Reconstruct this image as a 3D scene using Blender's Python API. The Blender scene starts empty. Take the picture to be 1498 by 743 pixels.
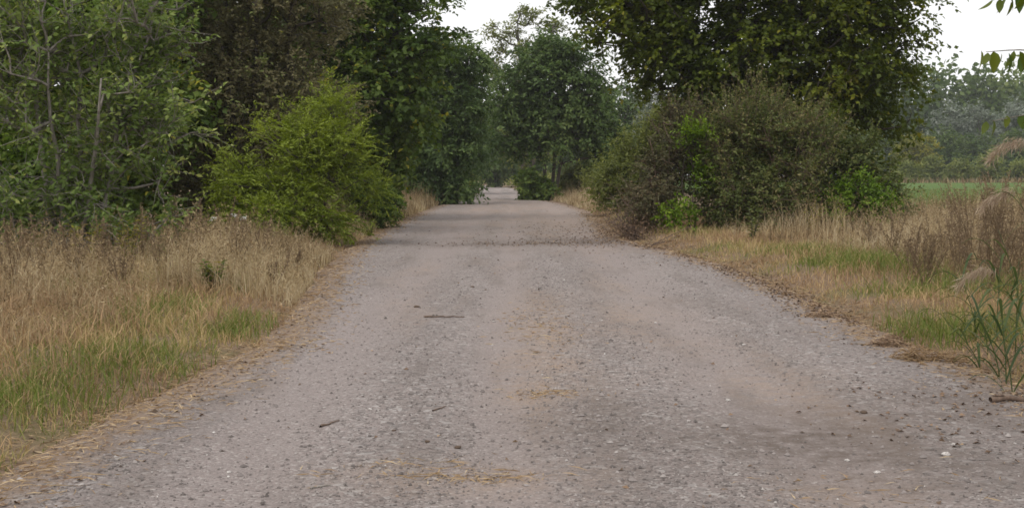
import bpy, math, random
import numpy as np
from mathutils import Vector

# ------------------------------------------------------------------ camera, sky, sun, exposure
S = bpy.context.scene
CAM_H, FPX, HORIZON, CX, CY = 1.5, 1900.0, 255.0, 749.0, 371.5
cam_d = bpy.data.cameras.new('camera')
cam = bpy.data.objects.new('camera', cam_d)
S.collection.objects.link(cam)
cam.location = (0, 0, CAM_H)
PITCH = math.atan((CY - HORIZON) / FPX)
cam.rotation_euler = (math.pi / 2 - PITCH, 0, 0)
cam_d.sensor_width = 36.0
cam_d.lens = FPX / 1498.0 * 36.0
cam_d.clip_start, cam_d.clip_end = 0.1, 5000
S.camera = cam

world = bpy.data.worlds.new('World')
S.world = world
world.use_nodes = True
wn, wl = world.node_tree.nodes, world.node_tree.links
wn.clear()
SUN_EL, SUN_ROT = math.radians(58), math.radians(215)
sky = wn.new('ShaderNodeTexSky')
sky.sky_type = 'NISHITA'
sky.sun_disc = False
sky.sun_elevation, sky.sun_rotation = SUN_EL, SUN_ROT
sky.air_density, sky.dust_density = 1.0, 4.0
bg1 = wn.new('ShaderNodeBackground'); bg1.inputs[1].default_value = 0.05
wl.new(sky.outputs[0], bg1.inputs[0])
# even white cloud deck over the whole dome
bg2 = wn.new('ShaderNodeBackground')
tc = wn.new('ShaderNodeTexCoord')
ns = wn.new('ShaderNodeTexNoise'); ns.inputs['Scale'].default_value = 1.6; ns.inputs['Detail'].default_value = 4
wl.new(tc.outputs['Generated'], ns.inputs['Vector'])
cr = wn.new('ShaderNodeValToRGB')
cr.color_ramp.elements[0].position, cr.color_ramp.elements[0].color = 0.3, (0.84, 0.85, 0.87, 1)
cr.color_ramp.elements[1].position, cr.color_ramp.elements[1].color = 0.75, (0.95, 0.94, 0.93, 1)
wl.new(ns.outputs['Fac'], cr.inputs[0]); wl.new(cr.outputs[0], bg2.inputs[0])
bg2.inputs[1].default_value = 1.16
mx = wn.new('ShaderNodeMixShader'); mx.inputs[0].default_value = 0.90
wo = wn.new('ShaderNodeOutputWorld')
wl.new(bg1.outputs[0], mx.inputs[1]); wl.new(bg2.outputs[0], mx.inputs[2]); wl.new(mx.outputs[0], wo.inputs['Surface'])

sun_d = bpy.data.lights.new('sun', 'SUN')
sun_d.energy, sun_d.angle, sun_d.color = 1.3, math.radians(28), (1.0, 0.95, 0.87)
sun = bpy.data.objects.new('sun', sun_d)
S.collection.objects.link(sun)
sdir = Vector((math.sin(SUN_ROT) * math.cos(SUN_EL), math.cos(SUN_ROT) * math.cos(SUN_EL), math.sin(SUN_EL)))
sun.rotation_euler = sdir.to_track_quat('Z', 'Y').to_euler()
sun.location = (0, 0, 40)

S.view_settings.view_transform = 'Standard'
S.view_settings.look = 'None'
S.view_settings.exposure = 0.22
S.view_settings.gamma = 1.0
S.view_settings.use_curve_mapping = False
S.render.filter_size = 1.65
S.cycles.filter_width = 1.65
S.cycles.use_denoising = True
S.cycles.max_bounces = 6
S.cycles.transmission_bounces = 4
S.cycles.volume_bounces = 1
S.cycles.use_adaptive_sampling = False

# ------------------------------------------------------------------ helpers
col = S.collection
UP = np.array([0., 0., 1.])

def norm(a):
    return a / np.maximum(np.linalg.norm(a, axis=-1, keepdims=True), 1e-9)

def vnoise(p, scale=1.0, seed=0):
    """smooth value noise on (N,3) points, 0..1"""
    q = np.asarray(p, float) * scale + seed * 17.31
    i = np.floor(q).astype(np.int64); f = q - i; f = f * f * (3 - 2 * f)
    def h(a):
        n = (a[..., 0] * 73856093) ^ (a[..., 1] * 19349663) ^ (a[..., 2] * 83492791) ^ (seed * 2654435)
        n = (n ^ (n >> 13)) * 1274126177
        n = (n ^ (n >> 16)) & 0xffff
        return n / 65535.0
    r = 0
    for dx in (0, 1):
        for dy in (0, 1):
            for dz in (0, 1):
                w = (f[..., 0] if dx else 1 - f[..., 0]) * (f[..., 1] if dy else 1 - f[..., 1]) * (f[..., 2] if dz else 1 - f[..., 2])
                r = r + w * h(i + np.array([dx, dy, dz]))
    return r

def n2(x, y, scale, seed=0):
    x = np.asarray(x, float); y = np.asarray(y, float)
    return vnoise(np.stack([x, y, np.zeros_like(x)], -1), scale, seed)

def dist_of(py):
    return CAM_H * FPX / (py - HORIZON)

def gp(px, py):
    """photo pixel on the ground -> (x, y)"""
    d = dist_of(py)
    return ((px - CX) / FPX * d, d)

def xat(px, d):
    return (px - CX) / FPX * d

def zat(py, d):
    return CAM_H + (HORIZON - py) / FPX * d

class Geo:
    """collects vertices and faces (quads and triangles) with one number per face, links them as one mesh"""
    def __init__(self):
        self.v, self.f, self.t, self.n = [], [], [], 0
    def add(self, verts, faces, tint=0.5):
        verts = np.asarray(verts, float).reshape(-1, 3)
        faces = np.asarray(faces, np.int64)
        self.v.append(verts); self.f.append(faces + self.n); self.n += len(verts)
        self.t.append(np.broadcast_to(np.asarray(tint, float), (len(faces),)).copy())
    def mesh(self, name, mat, smooth=False):
        me = bpy.data.meshes.new(name)
        V = np.concatenate(self.v)
        me.vertices.add(len(V)); me.vertices.foreach_set('co', V.astype(np.float32).ravel())
        loops = np.concatenate([f.ravel() for f in self.f]).astype(np.int32)
        tot = np.concatenate([np.full(len(f), f.shape[1], np.int32) for f in self.f])
        st = np.concatenate([[0], np.cumsum(tot)[:-1]]).astype(np.int32)
        me.loops.add(len(loops)); me.loops.foreach_set('vertex_index', loops)
        me.polygons.add(len(tot)); me.polygons.foreach_set('loop_start', st)
        if smooth:
            me.polygons.foreach_set('use_smooth', np.ones(len(tot), bool))
        a = me.attributes.new('tint', 'FLOAT', 'FACE')
        a.data.foreach_set('value', np.concatenate(self.t).astype(np.float32))
        me.update(calc_edges=True)
        me.materials.append(mat)
        return me
    def obj(self, name, mat, parent=None, smooth=False, kind=None):
        o = bpy.data.objects.new(name, self.mesh(name, mat, smooth))
        col.objects.link(o)
        if parent is not None:
            o.parent = parent
        if kind:
            o['kind'] = kind
        return o

def tag(o, label, cat, group=None, kind=None):
    o['label'] = label
    if cat: o['category'] = cat
    if group: o['group'] = group
    if kind: o['kind'] = kind
    return o

def empty(name, loc, rz=0.0, scale=1.0):
    o = bpy.data.objects.new(name, None)
    o.empty_display_size = 0.3
    col.objects.link(o)
    o.location = loc; o.rotation_euler = (0, 0, rz); o.scale = (scale,) * 3
    return o

def copy_tree(o, loc, rz, scale, label, group=None):
    c = o.copy(); col.objects.link(c)
    c.location = loc; c.rotation_euler = (0, 0, rz)
    c.scale = (scale,) * 3 if np.isscalar(scale) else scale
    c['label'] = label
    if group: c['group'] = group
    for ch in list(o.children):
        k = ch.copy(); col.objects.link(k); k.parent = c
        for sub in list(ch.children):
            q = sub.copy(); col.objects.link(q); q.parent = k
    return c

# ------------------------------------------------------------------ materials
def new_mat(name):
    m = bpy.data.materials.new(name); m.use_nodes = True
    nt = m.node_tree; nt.nodes.clear()
    return m, nt.nodes, nt.links

def ramp(n, stops):
    r = n.new('ShaderNodeValToRGB')
    e = r.color_ramp.elements
    while len(e) < len(stops): e.new(0.5)
    for k, (p, c) in enumerate(stops):
        e[k].position = p; e[k].color = (*c, 1)
    return r

def leaf_mat(name, stops, rough=0.55, trans=0.33, spec=0.22, gain=1.0, warm=(1, 1, 1)):
    m, n, l = new_mat(name)
    stops = [(p, tuple(min(.9, c * gain * w) for c, w in zip(q, warm))) for p, q in stops]
    at = n.new('ShaderNodeAttribute'); at.attribute_name = 'tint'
    r = ramp(n, stops); l.new(at.outputs['Fac'], r.inputs[0])
    p = n.new('ShaderNodeBsdfPrincipled')
    p.inputs['Roughness'].default_value = rough
    p.inputs['Specular IOR Level'].default_value = spec
    l.new(r.outputs[0], p.inputs['Base Color'])
    t = n.new('ShaderNodeBsdfTranslucent')
    hs = n.new('ShaderNodeHueSaturation'); hs.inputs['Saturation'].default_value = 1.15; hs.inputs['Value'].default_value = 1.2
    l.new(r.outputs[0], hs.inputs['Color']); l.new(hs.outputs[0], t.inputs[0])
    x = n.new('ShaderNodeMixShader'); x.inputs[0].default_value = trans
    l.new(p.outputs[0], x.inputs[1]); l.new(t.outputs[0], x.inputs[2])
    o = n.new('ShaderNodeOutputMaterial'); l.new(x.outputs[0], o.inputs[0])
    return m

def bark_mat(name, c1, c2, scale=14):
    m, n, l = new_mat(name)
    tcn = n.new('ShaderNodeTexCoord')
    mp = n.new('ShaderNodeMapping'); mp.inputs['Scale'].default_value = (1, 1, 0.25)
    l.new(tcn.outputs['Object'], mp.inputs[0])
    ns = n.new('ShaderNodeTexNoise'); ns.inputs['Scale'].default_value = scale; ns.inputs['Detail'].default_value = 5
    l.new(mp.outputs[0], ns.inputs['Vector'])
    r = ramp(n, [(0.3, c1), (0.7, c2)]); l.new(ns.outputs['Fac'], r.inputs[0])
    p = n.new('ShaderNodeBsdfPrincipled'); p.inputs['Roughness'].default_value = 0.9
    l.new(r.outputs[0], p.inputs['Base Color'])
    b = n.new('ShaderNodeBump'); b.inputs['Strength'].default_value = 0.6; b.inputs['Distance'].default_value = 0.02
    l.new(ns.outputs['Fac'], b.inputs['Height']); l.new(b.outputs[0], p.inputs['Normal'])
    o = n.new('ShaderNodeOutputMaterial'); l.new(p.outputs[0], o.inputs[0])
    return m

M = {}
M['elder'] = leaf_mat('elder_leaf', [(0.0, (.035, .055, .018)), (0.45, (.075, .115, .035)), (0.85, (.13, .17, .06)), (1.0, (.22, .25, .10))], gain=1.7, warm=(1.12, 1.07, .85))
M['sun_green'] = leaf_mat('fresh_green_leaf', [(0, (.035, .07, .014)), (0.6, (.075, .135, .022)), (1, (.13, .19, .04))], gain=1.5, warm=(1.24, 1.14, .68))
M['brown'] = leaf_mat('dull_brown_leaf', [(0, (.072, .070, .030)), (0.5, (.130, .120, .056)), (0.85, (.18, .155, .085)), (1, (.16, .19, .06))], trans=.3, gain=1.25)
M['shrub'] = leaf_mat('feathery_leaf', [(0, (.095, .135, .028)), (0.5, (.155, .21, .042)), (1, (.23, .29, .075))], warm=(1.3, 1.22, .85))
M['dark'] = leaf_mat('dark_green_leaf', [(0, (.022, .042, .014)), (0.55, (.048, .078, .024)), (0.92, (.085, .115, .036)), (1, (.16, .16, .03))], gain=1.75, warm=(1.24, 1.14, .68))
M['blue'] = leaf_mat('bluish_green_leaf', [(0, (.028, .048, .022)), (0.55, (.055, .085, .036)), (1, (.10, .13, .06))], gain=1.5, warm=(1.2, 1.2, .8))
M['maple'] = leaf_mat('maple_leaf', [(0, (.034, .055, .012)), (0.5, (.064, .092, .018)), (0.9, (.115, .142, .026)), (1, (.145, .15, .028))], rough=.48, gain=1.15, warm=(1.24, 1.14, .68))
M['olive'] = leaf_mat('olive_leaf', [(0, (.045, .058, .019)), (0.45, (.082, .10, .03)), (0.8, (.125, .132, .045)), (1, (.19, .155, .075))], gain=1.25, warm=(1.0, 1.04, .95))
M['rust'] = leaf_mat('rusty_leaf', [(0, (.055, .055, .026)), (0.5, (.095, .09, .042)), (0.85, (.135, .115, .06)), (1, (.19, .13, .075))], trans=.25, gain=1.1)
M['lime'] = leaf_mat('lime_leaf', [(0, (.06, .11, .015)), (0.5, (.11, .19, .022)), (1, (.19, .27, .04))], gain=1.15, warm=(1.24, 1.14, .68))
M['pale'] = leaf_mat('pale_leaf', [(0, (.06, .08, .035)), (0.5, (.10, .125, .055)), (1, (.16, .18, .09))], gain=1.5, warm=(1.24, 1.14, .68))
M['silver'] = leaf_mat('silver_leaf', [(0, (.08, .10, .07)), (0.5, (.16, .18, .14)), (1, (.28, .30, .26))], gain=1.25)
M['yellow'] = leaf_mat('yellowing_leaf', [(0, (.11, .12, .02)), (0.6, (.19, .18, .03)), (1, (.26, .22, .05))], warm=(1.2, 1.2, .8))
M['far'] = leaf_mat('far_leaf', [(0, (.028, .045, .02)), (0.5, (.05, .075, .03)), (1, (.095, .115, .05))], gain=1.6, warm=(1.2, 1.2, .8))
M['grass'] = leaf_mat('verge_grass', [(0, (.085, .125, .024)), (0.28, (.14, .16, .04)), (0.45, (.24, .20, .08)), (0.7, (.37, .285, .145)), (0.9, (.40, .27, .15)), (1, (.22, .15, .09))], rough=.65, trans=.25, spec=.15, gain=1.25)
M['dry'] = leaf_mat('dry_grass', [(0, (.105, .074, .042)), (0.35, (.245, .178, .10)), (0.7, (.385, .30, .175)), (1, (.48, .40, .27))], rough=.75, trans=.2, spec=.1, gain=1.15)
M['weed'] = leaf_mat('brown_weed', [(0, (.075, .054, .034)), (0.5, (.155, .11, .068)), (1, (.28, .205, .13))], rough=.8, trans=.1, spec=.1, gain=1.3)
M['reed'] = leaf_mat('reed_leaf', [(0, (.04, .065, .024)), (0.6, (.075, .105, .036)), (1, (.16, .17, .065))])
M['plume'] = leaf_mat('reed_plume', [(0, (.24, .175, .125)), (0.5, (.38, .295, .215)), (1, (.52, .43, .33))], rough=.8, trans=.3, spec=.1)
M['white'] = leaf_mat('white_petal', [(0, (.55, .55, .5)), (1, (.8, .8, .76))], rough=.7, trans=.2, spec=.1)
M['litter'] = leaf_mat('fallen_leaf', [(0, (.10, .072, .054)), (0.5, (.18, .118, .08)), (0.85, (.29, .195, .125)), (1, (.40, .29, .18))], rough=.8, trans=.05, spec=.15)
M['straw'] = leaf_mat('straw', [(0, (.22, .14, .075)), (0.6, (.37, .26, .15)), (1, (.50, .39, .25))], rough=.8, trans=.1, spec=.15)
M['stone'] = leaf_mat('gravel_stone', [(0, (.105, .09, .083)), (0.3, (.165, .142, .132)), (0.7, (.25, .216, .203)), (0.93, (.32, .285, .268)), (1, (.55, .52, .49))], rough=.85, trans=0.0, spec=.25)
M['bark'] = bark_mat('grey_bark', (.05, .042, .034), (.15, .13, .11))
M['bark_dark'] = bark_mat('dark_bark', (.03, .024, .018), (.075, .06, .045))
M['twig'] = bark_mat('twig_bark', (.14, .125, .105), (.31, .28, .245), 25)
M['deadwood'] = bark_mat('dead_wood', (.07, .045, .032), (.19, .13, .095), 25)

# ------------------------------------------------------------------ road outline (photo pixels -> metres)
LEFT = [(-330, 850), (-80, 738), (0, 700), (130, 632), (260, 565), (400, 500), (434, 466), (458, 432), (474, 402), (506, 368), (545, 342), (592, 320), (632, 304), (664, 293), (688, 285), (697, 276)]
RIGHT = [(2150, 850), (1790, 690), (1640, 620), (1498, 566), (1400, 528), (1300, 492), (1170, 432), (1080, 394), (1000, 371), (900, 346), (872, 318), (858, 308), (822, 297), (790, 291), (768, 284), (758, 276)]
def poly_xy(pts):
    a = np.array([gp(*p) for p in pts]); a = a[np.argsort(a[:, 1])]
    ext = np.array([[a[-1, 0] - 3, 170.], [a[-1, 0] - 14, 210.], [a[-1, 0] - 60, 300.]])
    return np.vstack([[[a[0, 0], -12.]], a, ext])
LXY, RXY = poly_xy(LEFT), poly_xy(RIGHT)
def xl(y): return np.interp(y, LXY[:, 1], LXY[:, 0])
def xr(y): return np.interp(y, RXY[:, 1], RXY[:, 0])
def edge_dist(x, y):
    """metres outside the road (+) or inside (-)"""
    return np.maximum(xl(y) - x, x - xr(y))
def ground_z(x, y):
    e = edge_dist(x, y)
    rise = np.clip((e + 0.25) / 1.3, 0, 1); rise = rise * rise * (3 - 2 * rise)
    z = -0.09 + rise * 0.16
    z = z + (n2(x, y, 0.5, 3) - 0.5) * 0.12 * rise + (n2(x, y, 1.7, 4) - 0.5) * 0.06 * np.clip(e + .4, 0, 1)
    return z
TRACKS = [(-1.35, .42), (0.02, .26), (1.75, .42)]
def track(x, y):
    w = (n2(x * 0, y, 0.12, 8) - .5) * .5
    t = 0
    for c, s in TRACKS:
        k = np.exp(-((x - c - w) / s) ** 2)
        t = np.maximum(t, k)
    return t
def road_z(x, y):
    t = track(x, y)
    e = edge_dist(x, y)
    z = 0.0 - 0.022 * t + (n2(x, y, 0.8, 5) - .5) * .03 + (n2(x, y, 3.5, 6) - .5) * .012
    return z - 0.10 * np.clip((e + .1) / .5, 0, 1)

def blob(x, y, px, py, rx, ry):
    cx_, cy_ = gp(px, py)
    return np.exp(-(((x - cx_) / rx) ** 2 + ((y - cy_) / ry) ** 2))
def tan_soil(x, y):
    t = .9 * blob(x, y, 795, 500, .32, 4.0) + .8 * blob(x, y, 800, 575, .3, .6) + .9 * blob(x, y, 650, 700, .5, .35) + .6 * blob(x, y, 1230, 720, .45, .5)
    t = t + .5 * blob(x, y, 900, 470, .9, 3.0) + .8 * blob(x, y, 860, 330, 1.6, 9.0) + .8 * blob(x, y, 760, 305, 3.5, 22) + .3 * blob(x, y, 1180, 560, .5, 1.6)
    return np.clip(t * (.35 + 1.1 * n2(x, y * .6, 2.6, 61)), 0, 1)
def dark_patches(x, y):  # darker brown blobs: band across by the thicket, damp ground at lower right
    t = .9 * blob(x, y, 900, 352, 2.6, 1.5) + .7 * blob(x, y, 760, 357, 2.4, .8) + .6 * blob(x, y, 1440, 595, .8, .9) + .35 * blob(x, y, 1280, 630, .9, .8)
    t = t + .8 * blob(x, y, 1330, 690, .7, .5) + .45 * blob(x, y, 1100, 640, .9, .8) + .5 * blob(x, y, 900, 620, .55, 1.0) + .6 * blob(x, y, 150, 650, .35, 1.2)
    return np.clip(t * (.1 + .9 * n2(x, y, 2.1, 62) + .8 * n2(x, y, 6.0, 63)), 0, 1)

# ------------------------------------------------------------------ ground, road, field
def sheet(name, xs_fn, ys, zf, mat, attrs=None, kind='structure', nx=40):
    U = np.linspace(0, 1, nx)
    rows = np.array([xs_fn(y, U) for y in ys])
    Y = np.repeat(ys[:, None], nx, 1)
    Z = zf(rows, Y)
    V = np.stack([rows, Y, Z], -1).reshape(-1, 3)
    ny = len(ys)
    i = (np.arange(ny - 1)[:, None] * nx + np.arange(nx - 1)[None]).ravel()
    g = Geo(); g.add(V, np.stack([i, i + 1, i + nx + 1, i + nx], 1))
    o = g.obj(name, mat, smooth=True)
    for k, fn in (attrs or {}).items():
        a = o.data.attributes.new(k, 'FLOAT', 'POINT')
        a.data.foreach_set('value', fn(rows, Y).astype(np.float32).ravel())
    o['kind'] = kind
    return o

def tex(n, l, kind, vec, scale, detail=4, rough=.6):
    t = n.new('ShaderNodeTex' + kind)
    t.inputs['Scale'].default_value = scale
    if kind == 'Noise':
        t.inputs['Detail'].default_value = detail; t.inputs['Roughness'].default_value = rough
    l.new(vec, t.inputs['Vector'])
    return t
def mix(n, l, fac, a, b, blend='MIX'):
    x = n.new('ShaderNodeMix'); x.data_type = 'RGBA'; x.blend_type = blend
    for s, v in ((x.inputs[0], fac), (x.inputs[6], a), (x.inputs[7], b)):
        if hasattr(v, 'links'): l.new(v, s)
        elif isinstance(v, tuple): s.default_value = (*v, 1)
        else: s.default_value = v
    return x.outputs[2]
def mapr(n, l, v, a, b, c=0, d=1):
    m = n.new('ShaderNodeMapRange'); l.new(v, m.inputs[0])
    for k, q in enumerate((a, b, c, d)): m.inputs[k + 1].default_value = q
    return m.outputs[0]
def mul(n, l, a, b, op='MULTIPLY'):
    m = n.new('ShaderNodeMath'); m.operation = op
    for s, v in ((m.inputs[0], a), (m.inputs[1], b)):
        if hasattr(v, 'links'): l.new(v, s)
        else: s.default_value = v
    return m.outputs[0]

def road_material():
    m, n, l = new_mat('gravel_road')
    co = n.new('ShaderNodeTexCoord').outputs['Object']
    mp = n.new('ShaderNodeMapping'); mp.inputs['Scale'].default_value = (1.0, 0.16, 1); l.new(co, mp.inputs[0])
    at = n.new('ShaderNodeAttribute'); at.attribute_name = 'track'
    ae = n.new('ShaderNodeAttribute'); ae.attribute_name = 'edge'
    fine = tex(n, l, 'Noise', co, 55, 6, .75)
    mid = tex(n, l, 'Noise', co, 7, 5, .65)
    big = tex(n, l, 'Noise', mp.outputs[0], 1.1, 4, .55)
    vor = tex(n, l, 'Voronoi', co, 62)
    vor2 = tex(n, l, 'Voronoi', co, 26)
    base = ramp(n, [(.25, (.15, .123, .113)), (.5, (.262, .217, .203)), (.75, (.365, .31, .292))]); l.new(fine.outputs['Fac'], base.inputs[0])
    c = base.outputs[0]
    sv = n.new('ShaderNodeSeparateColor'); l.new(vor.outputs['Color'], sv.inputs[0])
    pr = ramp(n, [(0, (.12, .105, .097)), (.45, (.24, .209, .196)), (.85, (.33, .295, .278)), (1, (.52, .48, .45))]); l.new(sv.outputs[0], pr.inputs[0])
    amt = mul(n, l, mapr(n, l, at.outputs['Fac'], 0, 1, .85, .5), mapr(n, l, sv.outputs[1], .3, .5))
    c = mix(n, l, amt, c, pr.outputs[0])
    sv2 = n.new('ShaderNodeSeparateColor'); l.new(vor2.outputs['Color'], sv2.inputs[0])
    pr2 = ramp(n, [(0, (.09, .08, .075)), (.5, (.25, .225, .215)), (1, (.46, .43, .41))]); l.new(sv2.outputs[0], pr2.inputs[0])
    amt2 = mul(n, l, mapr(n, l, sv2.outputs[1], .72, .8, 0, .8), mapr(n, l, at.outputs['Fac'], .1, .7, 1, 0))
    c = mix(n, l, amt2, c, pr2.outputs[0])
    c = mix(n, l, mul(n, l, mapr(n, l, at.outputs['Fac'], .05, .8, .42, .08), mapr(n, l, big.outputs['Fac'], .35, .6)), c, (.15, .126, .116))
    c = mix(n, l, mul(n, l, at.outputs['Fac'], .12), c, (.34, .295, .282))
    # dusty tan soil showing through in drawn-out patches
    c = mix(n, l, mul(n, l, mapr(n, l, big.outputs['Fac'], .52, .68, 0, .55), mapr(n, l, mid.outputs['Fac'], .35, .65)), c, (.33, .245, .19))
    dk = tex(n, l, 'Noise', mp.outputs[0], 2.3, 5, .6)
    c = mix(n, l, mapr(n, l, dk.outputs['Fac'], .52, .75, 0, .6), c, (.145, .12, .105))
    a1 = n.new('ShaderNodeAttribute'); a1.attribute_name = 'tan'
    a2 = n.new('ShaderNodeAttribute'); a2.attribute_name = 'dark_patch'
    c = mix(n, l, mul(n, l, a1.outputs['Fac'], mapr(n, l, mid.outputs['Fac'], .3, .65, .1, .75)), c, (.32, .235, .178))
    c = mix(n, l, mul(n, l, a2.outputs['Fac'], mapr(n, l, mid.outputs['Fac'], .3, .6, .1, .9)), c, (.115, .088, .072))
    # earth and leaf mould along the edges
    ed = mul(n, l, ae.outputs['Fac'], mul(n, l, mid.outputs['Fac'], .9, 'SUBTRACT'), 'ADD')
    c = mix(n, l, mapr(n, l, ed, -.15, .4, 0, .85), c, mix(n, l, fine.outputs['Fac'], (.15, .105, .075), (.31, .225, .16)))
    p = n.new('ShaderNodeBsdfPrincipled'); p.inputs['Roughness'].default_value = .92; p.inputs['Specular IOR Level'].default_value = .2
    l.new(c, p.inputs['Base Color'])
    hgt = mul(n, l, mul(n, l, vor.outputs['Distance'], -.8), fine.outputs['Fac'], 'ADD')
    b = n.new('ShaderNodeBump'); b.inputs['Strength'].default_value = .8; b.inputs['Distance'].default_value = .012
    l.new(hgt, b.inputs['Height']); l.new(b.outputs[0], p.inputs['Normal'])
    o = n.new('ShaderNodeOutputMaterial'); l.new(p.outputs[0], o.inputs[0])
    return m

def soil_material():
    m, n, l = new_mat('verge_soil')
    co = n.new('ShaderNodeTexCoord').outputs['Object']
    a = tex(n, l, 'Noise', co, 30, 6, .7); b = tex(n, l, 'Noise', co, .8, 4); b2 = tex(n, l, 'Noise', co, .02, 3)
    r = ramp(n, [(.3, (.10, .065, .045)), (.55, (.22, .155, .105)), (.75, (.34, .25, .17))]); l.new(a.outputs['Fac'], r.inputs[0])
    c = mix(n, l, mapr(n, l, b.outputs['Fac'], .45, .65, 0, .5), r.outputs[0], (.12, .12, .04))
    p = n.new('ShaderNodeBsdfPrincipled'); p.inputs['Roughness'].default_value = .95; p.inputs['Specular IOR Level'].default_value = .1
    l.new(c, p.inputs['Base Color'])
    bp = n.new('ShaderNodeBump'); bp.inputs['Strength'].default_value = .7; bp.inputs['Distance'].default_value = .03
    l.new(a.outputs['Fac'], bp.inputs['Height']); l.new(bp.outputs[0], p.inputs['Normal'])
    o = n.new('ShaderNodeOutputMaterial'); l.new(p.outputs[0], o.inputs[0])
    return m

def field_material():
    m, n, l = new_mat('meadow')
    co = n.new('ShaderNodeTexCoord').outputs['Object']
    a = tex(n, l, 'Noise', co, 4, 6, .7); b = tex(n, l, 'Noise', co, .09, 4)
    r = ramp(n, [(.3, (.05, .095, .022)), (.6, (.10, .17, .035)), (.8, (.16, .21, .06))]); l.new(a.outputs['Fac'], r.inputs[0])
    c = mix(n, l, mapr(n, l, b.outputs['Fac'], .5, .7, 0, .4), r.outputs[0], (.17, .17, .06))
    p = n.new('ShaderNodeBsdfPrincipled'); p.inputs['Roughness'].default_value = .9; p.inputs['Specular IOR Level'].default_value = .15
    l.new(c, p.inputs['Base Color'])
    bp = n.new('ShaderNodeBump'); bp.inputs['Strength'].default_value = .8; bp.inputs['Distance'].default_value = .2
    l.new(a.outputs['Fac'], bp.inputs['Height']); l.new(bp.outputs[0], p.inputs['Normal'])
    o = n.new('ShaderNodeOutputMaterial'); l.new(p.outputs[0], o.inputs[0])
    return m

ys_g = np.concatenate([np.linspace(-40, 3, 8), np.linspace(3.3, 40, 150), np.linspace(40.5, 120, 60), np.linspace(124, 320, 40), np.geomspace(330, 2500, 14)])
def gx(y, U):
    u = U * 2 - 1
    w = max(30.0, abs(y) * 0.7 + 12)
    return np.sign(u) * (np.abs(u) ** 1.8) * w if y < 60 else u * (w + (y - 60) * 0.3)
# the ground rows share one column layout so the sheet stays whole
UG = np.linspace(-1, 1, 161)
COLX = np.sign(UG) * (10 * np.abs(UG) + 20 * np.abs(UG) ** 4 + 1800 * np.abs(UG) ** 14)
ground = sheet('ground', lambda y, U: COLX, ys_g, ground_z, soil_material(), nx=161)
ground['label'] = 'brown soil of the verges reaching out to the horizon'

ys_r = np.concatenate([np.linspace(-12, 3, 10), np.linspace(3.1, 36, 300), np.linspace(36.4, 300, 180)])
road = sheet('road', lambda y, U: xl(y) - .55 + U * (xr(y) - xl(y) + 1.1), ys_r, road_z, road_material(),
             {'track': track, 'tan': tan_soil, 'dark_patch': dark_patches, 'edge': lambda x, y: np.clip(1 + edge_dist(x, y) / .55 + np.clip((y - 30) / 120, 0, .25), 0, 1)}, nx=81)
road['label'] = 'grey gravel track with worn wheel lines running between the hedges'

field = sheet('field', lambda y, U: 13 + U * 300, np.linspace(52, 262, 40), lambda x, y: 0.18 + (n2(x, y, .05, 7) - .5) * .1, field_material(), nx=60)
field['label'] = 'green meadow beyond the right verge'

# ------------------------------------------------------------------ foliage and wood generators
def leaves(g, P, A, N, L, W, tint, lift=.12):
    S_ = norm(np.cross(A, N)); N_ = norm(np.cross(S_, A))
    L = np.asarray(L)[:, None]; W = np.asarray(W)[:, None]
    v0 = P; v1 = P + A * L * .45 + S_ * W * .5 + N_ * W * lift
    v2 = P + A * L - N_ * L * .12; v3 = P + A * L * .45 - S_ * W * .5 + N_ * W * lift
    V = np.stack([v0, v1, v2, v3], 1).reshape(-1, 3)
    i = np.arange(len(P)) * 4
    g.add(V, np.stack([i, i + 1, i + 2, i + 3], 1), tint)

def tubes(g, A, B, ra, rb, sides=4, bend=0.0, rng=None, tint=.5):
    """tapered tubes from A to B (N,3), each bent at its middle"""
    A = np.asarray(A, float); B = np.asarray(B, float); n = len(A)
    ra = np.broadcast_to(ra, (n,)); rb = np.broadcast_to(rb, (n,))
    D = B - A; T = norm(D); L = np.linalg.norm(D, axis=1, keepdims=True)
    ref = np.where(np.abs(T[:, 2:3]) > .9, np.array([[1., 0, 0]]), np.array([[0, 0, 1.]]))
    X = norm(np.cross(T, ref)); Y = np.cross(T, X)
    Mi = (A + B) / 2
    if bend and rng is not None:
        Mi = Mi + (X * rng.normal(size=(n, 1)) + Y * rng.normal(size=(n, 1))) * L * bend
    a = np.arange(sides) * 2 * np.pi / sides
    circ = X[:, None] * np.cos(a)[None, :, None] + Y[:, None] * np.sin(a)[None, :, None]
    R = [A[:, None] + circ * ra[:, None, None], Mi[:, None] + circ * ((ra + rb) / 2)[:, None, None], B[:, None] + circ * rb[:, None, None]]
    V = np.concatenate(R, 1)
    k = np.arange(sides); k2 = (k + 1) % sides
    f = np.concatenate([np.stack([k + o, k2 + o, k2 + o + sides, k + o + sides], 1) for o in (0, sides)])
    F = (f[None] + (np.arange(n) * 3 * sides)[:, None, None]).reshape(-1, 4)
    g.add(V.reshape(-1, 3), F, tint)

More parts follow.
